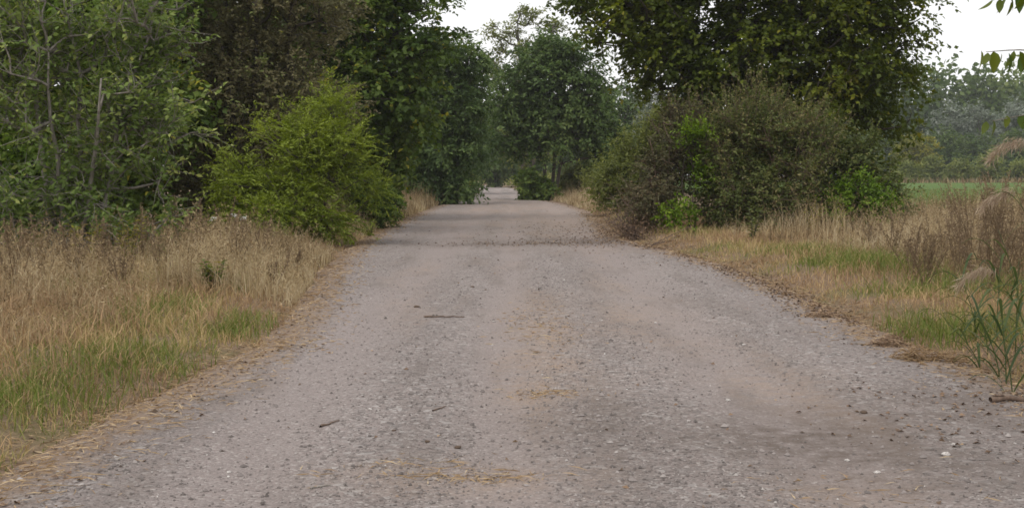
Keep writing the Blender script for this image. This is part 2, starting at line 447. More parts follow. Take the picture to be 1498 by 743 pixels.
def path_tube(g, pts, rad, sides=8, rng=None, tint=.5):
    pts = np.asarray(pts, float); n = len(pts); rad = np.asarray(rad, float)
    T = norm(np.gradient(pts, axis=0))
    ref = np.array([1., 0, 0]) if abs(T[0, 0]) < .8 else np.array([0, 1., 0])
    X = norm(np.cross(T, ref)); Y = np.cross(T, X)
    a = np.arange(sides) * 2 * np.pi / sides
    rr = rad[:, None] * (1 + (rng.normal(size=(n, sides)) * .07 if rng is not None else 0))
    V = pts[:, None] + X[:, None] * (np.cos(a) * rr)[..., None] + Y[:, None] * (np.sin(a) * rr)[..., None]
    k = np.arange(sides); k2 = (k + 1) % sides
    F = np.concatenate([np.stack([k, k2, k2 + sides, k + sides], 1) + i * sides for i in range(n - 1)])
    V = V.reshape(-1, 3)
    g.add(np.vstack([V, pts[-1:]]), F, tint)
    e = (n - 1) * sides
    g2 = np.stack([k + e, k2 + e, np.full(sides, n * sides)], 1)
    g.f.append(g2 + g.n - (n * sides + 1)); g.t.append(np.full(sides, tint) if np.isscalar(tint) else np.full(sides, .5))

def lobe_points(rng, lobes, n, shell=.42, gap=.0, gap_scale=.7):
    L = np.array(lobes, float)
    vol = L[:, 3] * L[:, 4] * L[:, 5]
    w = vol ** .8; w /= w.sum()
    out = []
    while sum(map(len, out)) < n:
        k = rng.choice(len(L), n, p=w)
        d = norm(rng.normal(size=(n, 3)))
        r = rng.random(n) ** shell
        r = r * (.66 + .64 * vnoise(d * 2.4 + L[k, :3], 1.0, 5))
        p = L[k, :3] + d * L[k, 3:6] * r[:, None]
        ok = p[:, 2] > .12
        if gap > 0:
            ok &= vnoise(p, gap_scale, 9) > gap
        out.append(p[ok])
    return np.concatenate(out)[:n]

def skeleton(trunks, targets):
    nodes = [p for t in trunks for p in t]
    par = []
    for t in trunks:
        b = len(par)
        par += [-1] + [b + i for i in range(len(t) - 1)]
    nt = len(nodes)
    base = np.array(nodes)
    dmin = np.min(np.linalg.norm(targets[:, None] - base[None], axis=2), axis=1)
    order = np.argsort(dmin)
    P = np.zeros((nt + len(targets), 3)); P[:nt] = base
    depth = np.zeros(len(P)); cnt = nt
    for i in order:
        t = targets[i]
        d = t - P[:cnt]
        dist = np.linalg.norm(d, axis=1)
        cost = dist + 1.3 * np.maximum(0, -d[:, 2] + .05) + .25 * depth[:cnt]
        j = int(np.argmin(cost))
        P[cnt] = t; depth[cnt] = depth[j] + dist[j]; par.append(j); cnt += 1
    par = np.array(par)
    w = np.ones(len(P)) ; w[:nt] = .0
    for i in range(len(P) - 1, nt - 1, -1):
        w[par[i]] += w[i]
    return P, par, w, nt

def trunk_path(rng, base, top, n=7, wob=.12):
    t = np.linspace(0, 1, n)[:, None]
    p = base + (top - base) * t
    off = np.cumsum(rng.normal(size=(n, 3)) * [1, 1, .2], 0) * wob
    off -= off[0]
    return p + off * np.linspace(0, 1, n)[:, None]

def make_tree(name, loc, label, cat, seed, trunks, lobes, clumps, lmat, bark, leaf=(.10, .06), twigs=6, per=9, twig_len=.6,
              droop=.25, upb=.15, gap=0.0, shell=.42, r0=.018, trunk_r=.16, flat=.4, feather=False, show_twigs=0.0, twig_r=.006,
              group=None, gap_scale=.7, spread=.8, rz=0, tint_gain=1.0, dens=1.15, big=1.38, shoots=None):
    """trunk with limbs + crown of leaf sprays; every coordinate in lobes / trunks is relative to the base"""
    rng = np.random.default_rng(seed)
    root = empty(name, loc, rz)
    tag(root, label, cat, group)
    clumps = int(clumps * dens); gap *= .7
    C = lobe_points(rng, lobes, clumps, shell, gap, gap_scale)
    TP = [trunk_path(rng, np.array(b, float), np.array(t, float)) for b, t in trunks]
    P, par, w, nt = skeleton(TP, C)
    wood = Geo()
    first = None
    for tp in TP:
        r = np.linspace(1, .22, len(tp)) ** .9 * trunk_r; r[0] *= 1.35
        tg = Geo(); path_tube(tg, tp, r, 8, rng)
        to = tg.obj('trunk', bark, root, smooth=True)
        first = first or to
    ch = np.arange(nt, len(P)); pa = par[ch]
    rb = r0 * np.sqrt(np.maximum(w[ch], 1)); rb = np.minimum(rb, trunk_r * .55)
    ra = np.minimum(np.where(pa < nt, rb * 1.25, np.minimum(r0 * np.sqrt(np.maximum(w[pa], 1)), rb * 1.5)), trunk_r * .6)
    tubes(wood, P[pa], P[ch], ra, rb, 4, .08, rng)
    # sprays
    cen = np.mean(np.array(lobes)[:, :3], 0)
    out = norm(C - cen * [1, 1, .85])
    n, K, m = len(C), twigs, per
    D = norm(out[:, None] * .7 + rng.normal(size=(n, K, 3)) * spread + UP * upb)
    ln = twig_len * rng.uniform(.5, 1.25, (n, K, 1))
    st = C[:, None] + rng.normal(size=(n, K, 3)) * twig_len * .18
    t = (np.arange(m) + rng.random((n, K, m))) / m * .9 + .1
    Pl = st[:, :, None] + D[:, :, None] * (ln * t)[..., None] - UP * (droop * (ln * t ** 2))[..., None]
    side = norm(np.cross(D, UP + rng.normal(size=(n, K, 3)) * .2))[:, :, None] * np.where(np.arange(m) % 2 == 0, 1, -1)[None, None, :, None]
    if feather:
        A = norm(D[:, :, None] * .75 + side * .9 + rng.normal(size=(n, K, m, 3)) * .18 - UP * (droop * .5))
        N = norm(UP + rng.normal(size=(n, K, m, 3)) * flat)
    else:
        A = norm(D[:, :, None] * .5 + side * .8 + rng.normal(size=(n, K, m, 3)) * .5 - UP * droop)
        N = norm(UP * .8 + out[:, None, None] * .5 + rng.normal(size=(n, K, m, 3)) * flat)
    Pl, A, N = Pl.reshape(-1, 3), A.reshape(-1, 3), N.reshape(-1, 3)
    ct = rng.normal(size=(n, 1, 1)) * .16 + (vnoise(C, .55, seed % 90) - .5).reshape(n, 1, 1) * .55
    tint = np.clip(.45 * tint_gain + ct + rng.normal(size=(n, K, m)) * .15, 0, 1)
    tint = np.where(rng.random((n, K, m)) < .012, 1.0, tint).reshape(-1)
    sc = rng.uniform(.65, 1.25, len(Pl))
    keep = Pl[:, 2] > .03
    crown = Geo()
    leaves(crown, Pl[keep], A[keep], N[keep], big * leaf[0] * sc[keep], big * leaf[1] * sc[keep], tint[keep])
    if show_twigs > 0:
        sel = rng.random((n, K)) < show_twigs
        a = np.broadcast_to(C[:, None], (n, K, 3))[sel]
        b = (st + D * ln - UP * droop * ln)[sel]
        a = a[b[:, 2] > 0]; b = b[b[:, 2] > 0]
        tubes(wood, a, b, twig_r, twig_r * .35, 3, .06, rng)
    if shoots:
        ns_, sl, su = shoots[:3]; s_t = shoots[3] if len(shoots) > 3 else .6 * tint_gain
        far_ = np.argsort(-np.linalg.norm((C - cen) / [1, 1, .8], axis=1))[:max(ns_, n * 2 // 5)]
        far_ = far_[C[far_, 2] > np.median(C[:, 2]) * .55]
        k = rng.choice(far_, ns_)
        a = C[k]; d = norm(out[k] * .7 + UP * su + rng.normal(size=(ns_, 3)) * .45)
        L_ = sl * rng.uniform(.45, 1.15, (ns_, 1)); b = a + d * L_
        tubes(wood, a, b, twig_r * .8, twig_r * .3, 3, .05, rng)
        m = 12; u = rng.uniform(.25, 1, (ns_, m, 1))
        P_ = a[:, None] + (b - a)[:, None] * u
        A_ = norm(d[:, None] * .6 + rng.normal(size=(ns_, m, 3)) * .7); N_ = norm(UP * .6 + rng.normal(size=(ns_, m, 3)) * .6)
        q = rng.uniform(.5, 1.0, ns_ * m) * big
        tt = np.clip(s_t + rng.normal(size=ns_ * m) * .18, 0, 1)
        leaves(crown, P_.reshape(-1, 3), A_.reshape(-1, 3), N_.reshape(-1, 3), leaf[0] * q, leaf[1] * q, tt)
    wood.obj('limbs', bark, first, smooth=True, kind='stuff')
    crown.obj('crown', lmat, root)
    return root

def gz(x, y):
    return float(ground_z(np.array([float(x)]), np.array([float(y)]))[0])
def base(px, d):
    x = xat(px, d)
    return (x, d, gz(x, d) - .02)

# ------------------------------------------------------------------ left side, near to far
make_tree('elder_bush', base(115, 21), 'tall grey-green leafy bush with bare grey stems at the far left', 'bush', 11,
          [((-.3, 0, 0), (-1.1, .2, 4.4)), ((0, .1, 0), (.25, .0, 4.6)), ((.2, -.1, 0), (1.0, .1, 3.6)), ((-.1, -.2, 0), (-.4, -.5, 3.4)), ((.1, 0, 0), (.6, -.5, 3.0))],
          [(-.9, 0, 3.6, 1.5, 1.3, 1.5), (.5, 0, 4.2, 1.2, 1.1, 1.3), (.9, -.1, 2.4, 1.1, .9, .9), (-.7, 0, 1.7, 1.3, 1.0, 1.0), (.4, 0, 1.0, 1.2, .9, .7), (-1.0, -.4, .75, 1.0, .7, .5), (.7, -.4, .7, .9, .6, .45), (-1.6, .1, 2.6, 1.0, .9, 1.2), (1.2, .2, 3.3, .7, .7, .6)],
          430, M['elder'], M['twig'], leaf=(.10, .048), twigs=5, per=8, twig_len=.50, droop=.0, upb=.45, gap=.60, gap_scale=1.3,
          shell=.55, r0=.009, trunk_r=.055, flat=.7, show_twigs=.8, twig_r=.008, spread=.9, big=1.1, dens=1.35, shoots=(130, .8, .6), tint_gain=1.25)
make_tree('young_ash', base(25, 29), 'bright green tree behind the grey-stemmed bush in the top left corner', 'tree', 12,
          [((0, 0, 0), (.2, 0, 6.8))],
          [(0, 0, 5.2, 2.2, 2.0, 2.2), (-.8, 0, 3.2, 1.9, 1.8, 1.6), (.7, .1, 6.2, 1.5, 1.5, 1.5), (-.2, 0, 1.4, 1.7, 1.5, 1.3)],
          420, M['sun_green'], M['bark_dark'], leaf=(.13, .065), twigs=6, per=8, twig_len=.6, r0=.014, trunk_r=.13)
make_tree('thicket_tree', base(372, 33), 'dull brown-leaved tall thicket behind the bright green shrub', 'tree', 13,
          [((-.4, 0, 0), (-1.0, .2, 7.6)), ((.3, .1, 0), (.9, 0, 7.4)), ((0, -.2, 0), (0, -.3, 6.2))],
          [(-.9, 0, 5.6, 1.9, 1.8, 2.3), (.9, 0, 6.0, 1.9, 1.8, 2.3), (0, -.2, 3.4, 2.2, 1.7, 1.6), (-1.2, -.2, 2.2, 1.5, 1.4, 1.6), (1.2, 0, 2.8, 1.4, 1.4, 1.5), (0, 0, 1.1, 2.2, 1.4, 1.0)],
          680, M['brown'], M['bark_dark'], leaf=(.075, .042), twigs=8, per=11, twig_len=.55, droop=.1, upb=.3, r0=.011, trunk_r=.11, show_twigs=.25, twig_r=.006, flat=.7, shoots=(120, .9, .5), gap=.25, gap_scale=1.1)
make_tree('feathery_shrub', base(440, 27.8), 'bright green feathery-leaved shrub spilling over the left road edge', 'shrub', 14,
          [((-.3, .1, 0), (-.9, .2, 2.1)), ((0, 0, 0), (0, -.1, 2.3)), ((.2, 0, 0), (.9, 0, 1.9)), ((0, -.2, 0), (-.3, -.6, 1.5))],
          [(-.75, 0, 1.6, .95, .9, .85), (.35, 0, 1.75, .95, .9, .8), (.95, .2, 1.2, .65, .7, .7), (-1.3, .5, 1.9, .7, .7, .6), (-.2, -.5, .8, 1.05, .7, .7), (-.4, -.9, .4, .6, .5, .42), (-.9, -.4, .5, .6, .5, .45), (.1, .1, 2.2, .6, .6, .45), (-1.2, .2, 1.0, .6, .6, .8), (.45, .6, 2.75, .5, .5, .5), (.5, -.3, .5, .7, .6, .45), (.0, -.5, .35, .8, .6, .35)],
          330, M['shrub'], M['bark_dark'], leaf=(.085, .024), twigs=6, per=18, twig_len=.62, droop=.3, upb=.45, feather=True, r0=.007, trunk_r=.035, flat=.45, spread=.85, gap=.58, gap_scale=1.25, big=1.2, shoots=(240, .95, .9), twig_r=.004, tint_gain=1.1)
make_tree('low_shrub', base(548, 37), 'small dark green shrub at the road edge right of the feathery shrub', 'shrub', 15,
          [((0, 0, 0), (0, 0, 1.0)), ((.1, 0, 0), (.4, .1, .9))],
          [(0, 0, .7, .65, .6, .6), (.35, .1, .5, .45, .5, .42), (-.5, .2, .9, .6, .5, .7)],
          90, M['dark'], M['bark_dark'], leaf=(.08, .04), twigs=6, per=9, twig_len=.36, r0=.006, trunk_r=.03)
make_tree('roadside_poplar', base(555, 43), 'tall dark green tree leaning over the left road edge', 'tree', 16,
          [((0, 0, 0), (.7, 0, 10.5)), ((-.8, .4, 0), (-1.6, .3, 9.5))],
          [(.6, 0, 8.2, 2.2, 2.2, 2.6), (-1.2, 0, 7.2, 2.4, 2.3, 2.6), (.9, -.1, 5.2, 1.5, 1.8, 1.4), (-.8, -.3, 4.2, 2.2, 2.0, 1.7), (.2, -.2, 3.0, 1.6, 1.6, 1.2), (.4, 0, 10.6, 1.6, 1.6, 1.6), (-.5, 0, 1.6, 1.7, 1.5, 1.3)],
          640, M['dark'], M['bark_dark'], leaf=(.13, .10), twigs=7, per=9, twig_len=.7, droop=.3, r0=.015, trunk_r=.2, gap=.22, gap_scale=.9)
make_tree('drooping_tree', base(640, 66), 'blue-green drooping tree beside the far bend of the road', 'tree', 17,
          [((0, 0, 0), (.2, 0, 8.2)), ((.5, .6, 0), (1.2, .6, 7.6))],
          [(.1, 0, 6.6, 2.2, 2.3, 2.2), (.9, 0, 4.7, 1.7, 2.0, 1.5), (-.6, 0, 4.0, 2.0, 2.0, 1.6), (.5, -.2, 2.8, 1.7, 1.7, 1.2), (-.8, -.2, 2.0, 1.6, 1.5, 1.2), (1.6, 0, 6.9, 1.1, 1.3, 1.1), (.5, -.4, 1.2, 1.7, 1.4, .9), (-1.2, -.3, 1.0, 1.4, 1.2, .9)],
          520, M['blue'], M['bark_dark'], leaf=(.16, .09), twigs=7, per=9, twig_len=.75, droop=.45, r0=.016, trunk_r=.18, gap=.22, gap_scale=.9)
make_tree('conical_bush', base(668, 78), 'dark dense conical bush at the left edge where the road narrows', 'bush', 18,
          [((0, 0, 0), (0, 0, 2.4))],
          [(0, 0, .9, 1.05, 1.0, .95), (.1, 0, 1.8, .85, .9, .9), (.45, 0, .5, .7, .7, .5)],
          150, M['dark'], M['bark_dark'], leaf=(.14, .07), twigs=6, per=9, twig_len=.45, droop=.35, r0=.008, trunk_r=.06)
make_tree('lane_tree', base(683, 100), 'dark tree farther down the left side behind the drooping tree', 'tree', 19,
          [((0, 0, 0), (0, 0, 9.0))],
          [(0, 0, 7.4, 2.5, 2.4, 2.3), (.4, 0, 4.6, 2.3, 2.2, 2.0), (-.3, 0, 2.2, 1.9, 1.9, 1.6)],
          260, M['blue'], M['bark_dark'], leaf=(.22, .13), twigs=6, per=8, twig_len=.9, droop=.3, r0=.018, trunk_r=.2)

# deeper trees of the left belt: the green seen only in gaps
belt = make_tree('belt_tree', (-12.6, 40, 0), 'deep dark tree in the gap above the grey-stemmed bush', 'tree', 20,
                 [((0, 0, 0), (.2, 0, 9.0))],
                 [(0, 0, 7.0, 3.0, 2.8, 2.6), (-.7, 0, 4.0, 2.7, 2.6, 2.2), (.8, 0, 1.8, 2.4, 2.2, 1.9)],
                 330, M['dark'], M['bark_dark'], leaf=(.17, .12), twigs=6, per=8, twig_len=.9, r0=.017, trunk_r=.2, group='trees of the left belt')
copy_tree(belt, (-9.6, 30.5, 0), 3.0, .8, 'dark belt tree right behind the grey-stemmed bush', 'trees of the left belt')
copy_tree(belt, (-8.2, 37, 0), .4, .62, 'low dark belt tree under the brown-leaved thicket', 'trees of the left belt')
copy_tree(belt, (-8.6, 43, 0), 2.0, 1.0, 'dark belt tree behind the brown-leaved thicket', 'trees of the left belt')
copy_tree(belt, (-8.3, 56, 0), 4.1, 1.05, 'dark belt tree behind the leaning roadside tree', 'trees of the left belt')
copy_tree(belt, (-17.5, 37, 0), 1.1, .95, 'dark belt tree at the left picture edge behind the bright green tree', 'trees of the left belt')
copy_tree(belt, (7.7, 42, 0), 1.6, .5, 'low dark tree under the maple behind the right thicket')
copy_tree(belt, (-7.6, 80, 0), 5.3, 1.0, 'dark belt tree far along the left side of the road', 'trees of the left belt')

# ------------------------------------------------------------------ middle, far down the road
make_tree('locust_tree', base(806, 77), 'rounded dark green tree with slim forked trunks at the end of the road', 'tree', 21,
          [((-.35, 0, 0), (-.7, 0, 7.6)), ((0, .1, 0), (.6, 0, 8.2)), ((.15, -.1, 0), (1.6, 0, 6.2))],
          [(0, 0, 7.2, 2.8, 2.6, 2.2), (-1.7, 0, 5.4, 2.0, 2.1, 1.8), (2.0, 0, 5.6, 2.2, 2.1, 1.9), (.2, 0, 4.2, 2.5, 2.1, 1.5), (2.8, .2, 3.6, 1.5, 1.5, 1.4), (-2.0, 0, 3.6, 1.4, 1.4, 1.2), (.2, 0, 8.4, 1.7, 1.7, 1.2)],
          560, M['blue'], M['bark_dark'], leaf=(.17, .10), twigs=7, per=9, twig_len=.8, droop=.5, r0=.015, trunk_r=.13, gap=.15, gap_scale=.8)
make_tree('base_bush', base(785, 76), 'dark rounded bush at the foot of the forked tree', 'bush', 22,
          [((0, 0, 0), (0, 0, 1.4))],
          [(0, 0, .65, 1.1, .9, .7), (-.4, 0, 1.3, .7, .7, .6), (.5, .1, .5, .7, .7, .5)],
          130, M['dark'], M['bark_dark'], leaf=(.14, .08), twigs=6, per=9, twig_len=.45, r0=.008, trunk_r=.05)
make_tree('verge_bush', base(842, 80), 'lighter green bush right of the forked tree trunks', 'bush', 23,
          [((0, 0, 0), (0, 0, 1.8))],
          [(0, 0, 1.2, .9, .9, .8), (.4, 0, 1.7, .7, .7, .6), (-.4, .1, .8, .7, .7, .6)],
          110, M['pale'], M['bark_dark'], leaf=(.15, .08), twigs=6, per=8, twig_len=.5, r0=.008, trunk_r=.06)
make_tree('airy_tree', base(768, 112), 'airy pale-leaved tall tree rising behind the forked tree into the sky', 'tree', 24,
          [((0, 0, 0), (-1.2, 0, 14.6)), ((.3, 0, 0), (2.0, 0, 14.0))],
          [(-1.9, 0, 13.6, 1.6, 1.6, 1.0), (.2, 0, 14.9, 1.4, 1.5, .9), (2.2, 0, 14.0, 1.5, 1.6, .9), (-.6, 0, 12.2, 2.2, 2.0, 1.0), (1.4, 0, 12.2, 2.0, 2.0, 1.0), (-2.6, 0, 10.5, 1.3, 1.4, 1.6), (0, 0, 8.5, 2.6, 2.2, 2.4), (0, 0, 4.5, 2.4, 2.2, 2.4)],
          260, M['pale'], M['bark'], leaf=(.20, .11), twigs=5, per=7, twig_len=.8, droop=.2, r0=.022, trunk_r=.2, gap=.42, gap_scale=.8, show_twigs=.3, twig_r=.02)
make_tree('willow_bush', base(925, 47), 'soft pale green bush left of the right-hand thicket', 'bush', 25,
          [((0, 0, 0), (-.4, 0, 2.6)), ((.3, 0, 0), (.6, 0, 3.4))],
          [(-.6, 0, 1.1, 1.0, 1.0, .9), (.2, 0, 1.7, 1.1, 1.0, 1.1), (.9, 0, 2.7, .8, .8, 1.1), (-.2, 0, .6, 1.1, .9, .6)],
          260, M['pale'], M['bark'], leaf=(.10, .035), twigs=6, per=10, twig_len=.6, droop=.05, upb=.6, r0=.008, trunk_r=.05, shoots=(90, .8, 1.0), gap=.3)
make_tree('grey_willow', base(975, 88), 'pale grey-green willow seen between the forked tree and the big maple', 'tree', 26,
          [((0, 0, 0), (0, 0, 6.0))],
          [(0, 0, 5.2, 1.9, 1.8, 2.2), (-.6, 0, 2.8, 1.9, 1.8, 1.8), (.9, 0, 3.5, 1.6, 1.6, 2.0)],
          260, M['silver'], M['bark'], leaf=(.22, .07), twigs=6, per=8, twig_len=.9, droop=.2, upb=.5, r0=.014, trunk_r=.14)
make_tree('far_oak', base(915, 150), 'hazy bluish tree in the gap right of the forked tree', 'tree', 27,
          [((0, 0, 0), (0, 0, 11))],
          [(0, 0, 8.6, 3.6, 3.2, 3.2), (2.2, 0, 6.2, 3.0, 2.8, 2.8), (-2.0, 0, 5.0, 3.0, 2.8, 3.0), (.5, 0, 2.6, 3.4, 2.8, 2.2)],
          300, M['blue'], M['bark_dark'], leaf=(.34, .2), twigs=6, per=7, twig_len=1.2, r0=.025, trunk_r=.25)

oak = bpy.data.objects['far_oak']
copy_tree(oak, (xat(722, 150), 150, 0), 1.4, .8, 'dark hazy tree closing the gap where the road ends')
copy_tree(oak, (xat(845, 165), 165, 0), 2.6, 1.0, 'dark hazy tree right behind the forked tree')
copy_tree(oak, (xat(775, 175), 175, 0), 3.6, .7, 'low dark hazy tree behind the base of the forked tree')

# ------------------------------------------------------------------ right side
make_tree('maple_tree', base(1062, 37), 'big dark maple with a wide crown over the right-hand thicket', 'tree', 31,
          [((0, 0, 0), (.2, 0, 8.2)), ((.1, 0, 1.6), (2.6, .3, 6.8)), ((0, 0, 1.9), (-2.2, -.2, 6.6))],
          [(.3, 0, 7.6, 3.6, 3.4, 2.4), (-2.4, -.2, 6.0, 2.2, 2.4, 1.5), (-1.5, -.4, 4.7, 1.5, 1.8, 1.0), (2.6, 0, 5.4, 2.4, 2.6, 1.9), (4.0, -.1, 4.6, 1.3, 1.6, 1.5), (.4, -.5, 4.7, 2.2, 2.0, 1.1), (2.4, -.3, 3.6, 2.0, 1.9, .9), (4.2, -.2, 3.2, 1.0, 1.1, .8), (-3.6, -.4, 6.9, 1.3, 1.4, .9), (4.0, 0, 6.6, 1.5, 1.8, 1.5), (-2.35, -.5, 4.0, .6, .9, .5), (-.2, -1.2, 3.7, 1.8, 1.2, 1.0), (1.4, -1.0, 3.1, 1.6, 1.2, .8)],
          880, M['maple'], M['bark_dark'], leaf=(.14, .11), twigs=7, per=9, twig_len=.7, droop=.35, r0=.015, trunk_r=.24, gap=.12, gap_scale=.9, big=1.06, dens=1.4)
make_tree('rusty_shrub', base(962, 32), 'dark rusty-leaved shrub at the road-side corner of the right thicket', 'shrub', 32,
          [((0, 0, 0), (-.2, 0, 2.2)), ((.2, 0, 0), (.5, 0, 2.6))],
          [(.0, 0, 1.1, .75, .8, .9), (.45, .1, 2.0, .75, .8, .8), (-.25, -.2, .6, .6, .6, .5), (.6, .2, 2.7, .5, .5, .5)],
          200, M['rust'], M['deadwood'], leaf=(.065, .035), twigs=7, per=9, twig_len=.38, upb=.4, r0=.007, trunk_r=.035, show_twigs=.6, twig_r=.006, flat=.7, gap=.42, gap_scale=1.6, big=1.2, shoots=(90, .7, .5))
make_tree('lime_shrub', base(1010, 31.2), 'lime green leafy shrub poking out of the right thicket', 'shrub', 33,
          [((0, 0, 0), (-.1, 0, 2.2)), ((.1, 0, 0), (.2, 0, 2.4))],
          [(.05, 0, 2.25, .5, .4, .3), (.2, .1, 1.5, .4, .4, .5), (-.3, -.2, .55, .5, .4, .45)],
          110, M['lime'], M['bark_dark'], leaf=(.09, .045), twigs=5, per=8, twig_len=.34, upb=.4, r0=.006, trunk_r=.025, gap=.45, gap_scale=1.9, dens=.5, big=1.15, shoots=(26, .5, .7), tint_gain=.85)
make_tree('twiggy_shrub', base(1100, 32), 'large olive shrub with brown twiggy top in the right thicket', 'shrub', 34,
          [((-.5, 0, 0), (-1.2, 0, 3.0)), ((0, 0, 0), (0, .1, 3.2)), ((.4, 0, 0), (1.2, 0, 2.9)), ((.2, -.2, 0), (.6, -.5, 2.2))],
          [(-.9, 0, 2.2, 1.0, .9, 1.0), (.1, 0, 2.5, 1.1, 1.0, .85), (1.1, 0, 2.1, 1.0, .9, .95), (-.5, -.4, 1.2, 1.1, .8, .8), (.7, -.4, 1.1, 1.1, .8, .8), (0, -.3, .55, 1.5, .8, .5)],
          430, M['olive'], M['deadwood'], leaf=(.07, .034), twigs=7, per=8, twig_len=.5, upb=.75, r0=.007, trunk_r=.04, show_twigs=.5, twig_r=.0055, flat=.7, gap=.15, gap_scale=1.2, big=1.3, dens=1.3, shoots=(460, 1.15, 1.1, .8), tint_gain=1.05)
make_tree('hedge_shrub', base(1225, 33), 'green shrub at the right-hand end of the thicket towards the field', 'shrub', 35,
          [((-.3, 0, 0), (-.7, 0, 2.4)), ((.1, 0, 0), (.4, 0, 2.1)), ((.3, 0, 0), (1.1, 0, 1.5))],
          [(-.6, 0, 1.9, .9, .8, .8), (.3, 0, 1.7, .85, .8, .75), (.9, 0, 1.0, .8, .8, .7), (0, -.2, .8, 1.1, .8, .7), (1.2, .1, .5, .6, .6, .4)],
          260, M['olive'], M['bark_dark'], leaf=(.08, .045), twigs=6, per=9, twig_len=.42, upb=.35, r0=.007, trunk_r=.04, tint_gain=.9, show_twigs=.3, gap=.35, gap_scale=1.3, big=1.25, dens=1.25, shoots=(110, .7, .8))
make_tree('green_sapling', base(1255, 31.5), 'fresh green low shrub in front of the thicket beside the field', 'shrub', 36,
          [((0, 0, 0), (.1, 0, 1.2)), ((.2, 0, 0), (.5, 0, 1.0))],
          [(0, 0, .9, .6, .5, .5), (.45, 0, .65, .5, .5, .45), (-.4, 0, .6, .5, .5, .4)],
          80, M['sun_green'], M['bark_dark'], leaf=(.075, .04), twigs=5, per=9, twig_len=.36, upb=.3, r0=.006, trunk_r=.022, big=1.2, gap=.3, gap_scale=1.8, shoots=(40, .45, .7))

# ------------------------------------------------------------------ far wood over the field
def far_tree_arrays(g, rng, x, y, h, w, n, size, t0):
    C = lobe_points(rng, [(0, 0, h * .68, w, w, h * .32), (-.3 * w, 0, h * .42, w * .95, w, h * .3), (.4 * w, 0, h * .3, w * .8, w, h * .26)], n, .35)
    A = norm(rng.normal(size=(n, 3)) - UP * .3); N = norm(rng.normal(size=(n, 3)) + UP * .6 + [0, -.6, 0])
    t = np.clip(t0 + rng.normal(size=n) * .2 + (vnoise(C, .35, 2) - .5) * .4, 0, 1)
    leaves(g, C + [x, y, 0], A, N, size * rng.uniform(.6, 1.3, n), size * .6 * rng.uniform(.6, 1.3, n), t)
    path_tube(g, np.array([[x, y, -.2], [x, y, h * .5]]), [.25, .15], 5, tint=0.05)
rng = np.random.default_rng(50)
g = Geo()
for i in range(58):
    d = rng.uniform(268, 345)
    x = xat(rng.uniform(560, 1900), d)
    h = rng.uniform(17, 23) * (.82 if x < 38 else 1.1)
    far_tree_arrays(g, rng, x, d, h, rng.uniform(4.0, 6.0), 900, 1.6, rng.uniform(.2, .8))
for i in range(15):
    d = rng.uniform(262, 285)
    far_tree_arrays(g, rng, xat(1255 + i * 22 + rng.uniform(-8, 8), d), d, rng.uniform(23, 27), rng.uniform(3.8, 5.0), 900, 1.5, rng.uniform(.2, .75))
wood_far = g.obj('woodland', M['far'], kind='stuff')
wood_far['label'] = 'hazy far-off wood closing the view behind the field'
wood_far['category'] = 'woodland'

def simple_tree(name, px, d, h, w, n, size, mat, label, cat, seed, group=None, low=.0):
    x = xat(px, d)
    k = h
    return make_tree(name, (x, d, .05), label, cat, seed, [((0, 0, 0), (0, 0, h * .8))],
                     [(0, 0, k * .68, w, w, k * .30), (-.35 * w, 0, k * .42, w * .85, w, k * .28), (.4 * w, 0, k * .3, w * .8, w, k * .24)],
                     n, mat, M['bark'], leaf=(size, size * .5), twigs=5, per=6, twig_len=size * 3.2, upb=.3, r0=.02 * h / 10, trunk_r=.02 * h, group=group)
sw = 'silvery willows along the wood edge'
simple_tree('silver_willow', 1392, 240, 15.0, 3.6, 170, .5, M['silver'], 'silvery grey willow in the wood just right of the big maple', 'tree', 61, sw)
simple_tree('silver_willow', 1432, 236, 14.0, 3.4, 170, .5, M['silver'], 'silvery grey willow, middle one of the row at the wood edge', 'tree', 62, sw)
simple_tree('silver_willow', 1487, 240, 15.5, 3.8, 170, .5, M['silver'], 'silvery grey willow in the wood nearest the right picture edge', 'tree', 63, sw)
hg = 'dark hedge trees beyond the field'
for k, (px, h, w, lab) in enumerate([(1290, 9.5, 3.4, 'dark hedge tree beyond the field half hidden by the maple crown'),
                                    (1378, 9.0, 3.2, 'dark hedge tree right of the yellowing tree beyond the field'),
                                    (1428, 8.4, 3.2, 'dark hedge tree below the middle silvery willow'),
                                    (1480, 8.8, 3.4, 'dark hedge tree near the right picture edge beyond the field'),
                                    (1540, 9.0, 3.4, 'dark hedge tree at the right picture edge')]):
    simple_tree('hedge_tree', px, 222 + k % 2 * 4, h, w, 150, .45, M['far'], lab, 'tree', 70 + k, hg)
simple_tree('yellowing_tree', 1336, 214, 8.0, 3.0, 150, .4, M['yellow'], 'yellowing round tree at the wood edge beyond the field', 'tree', 80)
yg = 'young trees at the field edge'
for k, (px, h, w, lab) in enumerate([(1322, 3.2, 1.6, 'pale young tree at the field edge below the yellowing tree'),
                                    (1362, 4.0, 1.6, 'pale young tree at the field edge, second from the maple'),
                                    (1403, 3.6, 1.8, 'pale young tree at the field edge, third from the maple'),
                                    (1446, 5.0, 1.7, 'taller pale young tree at the field edge near the right side'),
                                    (1494, 3.6, 1.7, 'pale young tree at the field edge by the right picture edge')]):
    simple_tree('young_tree', px, 204 + k % 3 * 2, h, w, 90, .34, M['pale'], lab, 'tree', 85 + k, yg)
